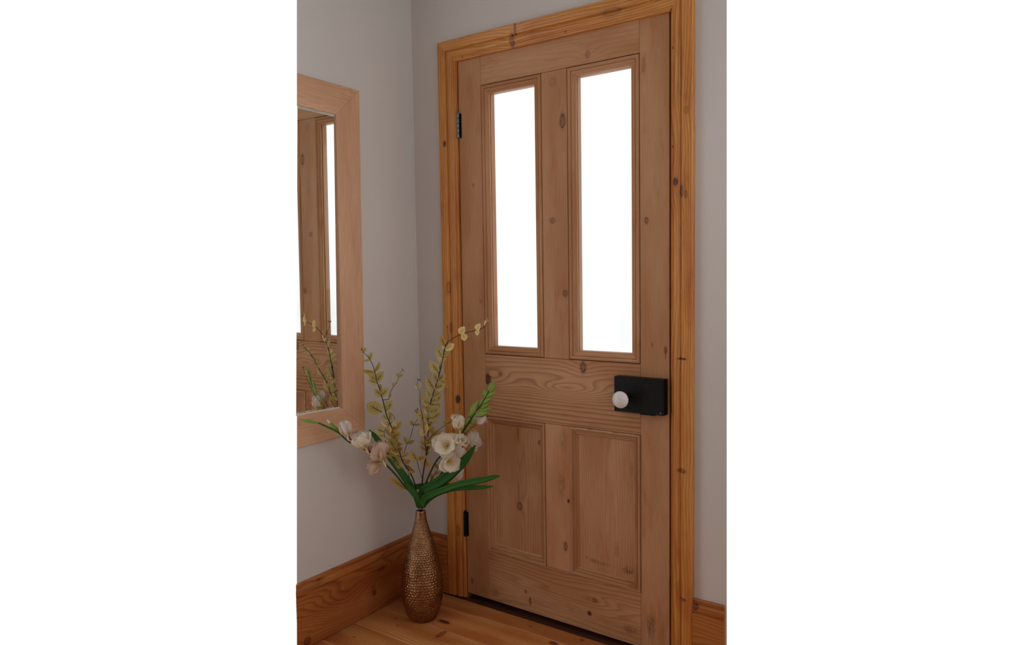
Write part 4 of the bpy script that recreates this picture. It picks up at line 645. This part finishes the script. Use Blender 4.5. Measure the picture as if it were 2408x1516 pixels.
# gladioli
def petal_mat(name, a, b_, throat):
    m = bpy.data.materials.new(name); m.use_nodes = True; nt = NT(m); b = nt.n['Principled BSDF']
    b.inputs['Roughness'].default_value = .6; b.inputs['Specular IOR Level'].default_value = .2
    tc = nt.add('ShaderNodeTexCoord').outputs['Object']; sx = nt.add('ShaderNodeSeparateXYZ'); nt.link(tc, sx.inputs[0])
    nz = nt.noise(nt.scale(tc, (1.5, 9.0, 1.0)), 2.0, 3).outputs[0]
    col = nt.mix(nt.range(nz, .35, .65, 0, 1), a, b_)
    col = nt.mix(nt.range(sx.outputs[0], .46, .10, 0, .85), col, throat)
    nt.link(col, b.inputs['Base Color'])
    t = nt.add('ShaderNodeBsdfTranslucent'); nt.link(col, t.inputs[0])
    mx = nt.add('ShaderNodeMixShader'); mx.inputs[0].default_value = .3
    nt.link(b.outputs[0], mx.inputs[1]); nt.link(t.outputs[0], mx.inputs[2]); nt.link(mx.outputs[0], nt.n['Material Output'].inputs[0])
    return m
PMAT = [petal_mat('cream_petal', (0.93, 0.87, 0.77, 1), (0.87, 0.79, 0.66, 1), (0.80, 0.64, 0.20, 1)),
        petal_mat('white_petal', (0.90, 0.83, 0.78, 1), (0.80, 0.70, 0.65, 1), (0.76, 0.62, 0.36, 1)),
        petal_mat('blush_petal', (0.82, 0.66, 0.54, 1), (0.74, 0.55, 0.44, 1), (0.66, 0.52, 0.22, 1))]
def petal_mesh(tint, seed, flare):
    """unit petal along x, hollow side up (+z), ruffled rim rolling back"""
    r = random.Random(seed); bm = bmesh.new(); N, Kx = 9, 8; g = []
    p1, p2 = r.uniform(0, 6), r.uniform(0, 6)
    for i in range(N + 1):
        t = i / N; w = .10 + .34 * math.sin(PI * min(1, .06 + t * .86)) ** .9
        if t > .86: w *= math.sqrt(max(0.05, 1 - ((t - .86) / .15) ** 2))
        row = []
        for k in range(Kx + 1):
            s = 2 * k / Kx - 1
            z = .30 * t * t * (1 - flare) - flare * .42 * max(0, t - .5) ** 1.6 + .20 * s * s * (1 - .5 * t)
            z += .035 * t * t * (math.sin(9 * s + p1) + .8 * math.sin(15 * s + 4 * t + p2)) * (.3 + abs(s))
            x = t + .03 * t * math.sin(6 * s + p2)
            row.append(bm.verts.new((x, s * w, z)))
        g.append(row)
    for A, B in zip(g, g[1:]):
        for k in range(Kx): bm.faces.new((A[k], A[k + 1], B[k + 1], B[k]))
    me = bpy.data.meshes.new('petal'); bm.to_mesh(me); bm.free(); me.materials.append(PMAT[tint])
    me.polygons.foreach_set('use_smooth', [True] * len(me.polygons)); return me
PMESH = {(t, f): [petal_mesh(t, t * 10 + k, f) for k in range(3)] for t in range(3) for f in (0.1, .75)}
def green(name, a, b_): 
    m = leaf_mat(name, a, b_, VEIN, .2, False); return m
M_TUBE = plain('flower_tube', (0.60, 0.55, 0.30, 1), .6); M_RED = plain('red_calyx_base', (0.28, 0.02, 0.035, 1), .55); M_STAMEN = plain('stamen', (0.85, 0.45, 0.20, 1), .6)
M_GSTEM = plain('green_stem', (0.018, 0.045, 0.014, 1), .5, var=.3)
M_BRACT = green('bract_green', (0.34, 0.46, 0.11, 1), (0.22, 0.36, 0.06, 1)); M_CALYX = green('calyx_green', (0.24, 0.30, 0.06, 1), (0.16, 0.22, 0.035, 1))
M_SWORD = green('sword_leaf_green', (0.030, 0.135, 0.024, 1), (0.050, 0.185, 0.030, 1)); M_WBUD = green('white_bud_tip', (0.8, 0.76, 0.6, 1), (0.7, 0.68, 0.5, 1))
def flower(parent, spec, idx):
    px, py, pz, dx, dy, dz, size, ang, tint = spec
    d = Vector((dx, dy, dz)).normalized(); a = d.orthogonal().normalized(); bb = d.cross(a); r = random.Random(idx * 7 + 3)
    P0 = Vector((px, py, pz))
    # throat tube with the ovary behind it
    bm = lathe([(.0022, -.30 * size), (.0036, -.15 * size), (.0030, -.02 * size), (.0052, .10 * size), (.0085, .20 * size)], 12, cap=False)
    M = Matrix(((a.x, bb.x, d.x, px), (a.y, bb.y, d.y, py), (a.z, bb.z, d.z, pz), (0, 0, 0, 1)))
    fo = obj('flower', bm, M_TUBE, parent, M, smooth=True, world=False)
    for k in range(6):
        outer = k % 2
        th = 2 * PI * k / 6 + r.uniform(-.15, .15) + idx
        rad = a * math.cos(th) + bb * math.sin(th)
        A = math.radians(ang * (1.12 if outer else .72) + r.uniform(-6, 6))
        x = d * math.cos(A) + rad * math.sin(A)
        n = d * math.sin(A) - rad * math.cos(A)
        L = size * r.uniform(.92, 1.08); w = L * r.uniform(1.08, 1.25) * (1.0 if ang > 30 else .85)
        base = P0 + d * (.06 * size) + rad * .0022
        Mp = frame_bt(base, base + x * L, n, w)
        inst('petal', PMESH[(tint, .75 if ang > 45 else .1)][k % 3], Mp, fo)
    if ang > 20:
        bm = bmesh.new()
        for k in range(3):
            th = 2.1 * k + idx; q = P0 + d * size * .62 + (a * math.cos(th) + bb * math.sin(th)) * .005
            tube([P0 + d * size * .1, P0 + d * size * .4, q], .0006, .0012, 5, bm, 1)
        obj('stamens', bm, M_STAMEN, fo)
    return fo
def bract_mesh(mat, sharp):
    bm = bmesh.new(); N, K = 7, 6; rings = []
    for i in range(N + 1):
        t = i / N; w = .5 * math.sin(PI * min(1, .12 + .88 * t) ) ** .75 if i < N else .015
        if sharp: w = .5 * (math.sin(PI * (.10 + .62 * t)) if t < .5 else math.sin(PI * .41) * (1 - (t - .5) / .5) ** .8) if i < N else .015
        rings.append([bm.verts.new((t, w * math.cos(2 * PI * k / K), w * .10 * math.sin(2 * PI * k / K) + .10 * t * (1 - t))) for k in range(K)])
    for A, B in zip(rings, rings[1:]):
        for k in range(K): bm.faces.new((A[k], A[(k + 1) % K], B[(k + 1) % K], B[k]))
    bm.faces.new(rings[0][::-1]); bm.faces.new(rings[-1])
    me = bpy.data.meshes.new('bract'); bm.to_mesh(me); bm.free(); me.materials.append(mat)
    me.polygons.foreach_set('use_smooth', [True] * len(me.polygons)); return me
BM = {'b': bract_mesh(M_BRACT, True), 'c': bract_mesh(M_CALYX, False), 'w': bract_mesh(M_BRACT, False)}
def sword(parent, rows):
    pts = smooth_path([r[:3] for r in rows], 4); n = len(pts); bm = bmesh.new(); rings = []
    ws = [r[3] for r in rows]
    for i, p in enumerate(pts):
        u = i / 4; j = min(int(u), len(ws) - 2); w = ws[j] + (ws[j + 1] - ws[j]) * (u - j)
        d = (pts[min(i + 1, n - 1)] - pts[max(i - 1, 0)]).normalized(); v = Vector(VIEW)
        s = d.cross(v).normalized(); nn = s.cross(d).normalized()
        rings.append([bm.verts.new(p + s * w * .5 * k + nn * (.22 * w * (abs(k) - .5) + o_)) for k, o_ in ((-1, 0), (-.5, .0004), (0, .0006), (.5, .0004), (1, 0), (.5, -.0006), (0, -.0008), (-.5, -.0006))])
    for A, B in zip(rings, rings[1:]):
        for k in range(8): bm.faces.new((A[k], A[(k + 1) % 8], B[(k + 1) % 8], B[k]))
    bm.faces.new(rings[0][::-1]); bm.faces.new(rings[-1])
    c = center(bm); return obj('sword_leaf', bm, M_SWORD, parent, Matrix.Translation(c), smooth=True)
def glad(label, stems, flowers, bracts, swords, tip=None):
    t = empty('gladiolus', stems[0][0]); tag(t, label, 'flower')
    obj('stem', tube(stems[0], .0036, .0020, 8), M_GSTEM, t)
    for s in stems[1:]: obj('side_stem', tube(s, .0034, .0022, 8), M_GSTEM, t)
    for i, f in enumerate(flowers): flower(t, f, i)
    for l in bracts:
        M = frame_bt(l[0:3], l[3:6], l[6:9], l[9])
        o = inst('calyx' if l[10] == 'c' else 'bract' if l[10] == 'b' else 'bud', BM[l[10]], M, t)
        B, T = Vector(l[0:3]), Vector(l[3:6]); x = (T - B).normalized()
        if l[10] == 'c':
            bm = tube([B - x * .008, B - x * .001, B + x * .006], .0016, .0052, 8, None, 2); obj('calyx_base', bm, M_RED, o, smooth=True)
        if l[10] == 'w':
            bm = tube([B + x * (T - B).length * .80, T - x * .001, T + x * .003], .0045, .0012, 8, None, 2); obj('bud_tip', bm, M_WBUD, o, smooth=True)
    for s in swords: sword(t, s)
    return t
glad('artificial white gladiolus leaning left across the mirror frame, with green buds at its tip', GLAD_LEFT, FLOWERS_LEFT, BRACTS_LEFT, SWORD_LEFT)
glad('artificial white gladiolus leaning right towards the door, with a spike of green bracts', GLAD_RIGHT, FLOWERS_RIGHT, BRACTS_RIGHT, SWORD_RIGHT)
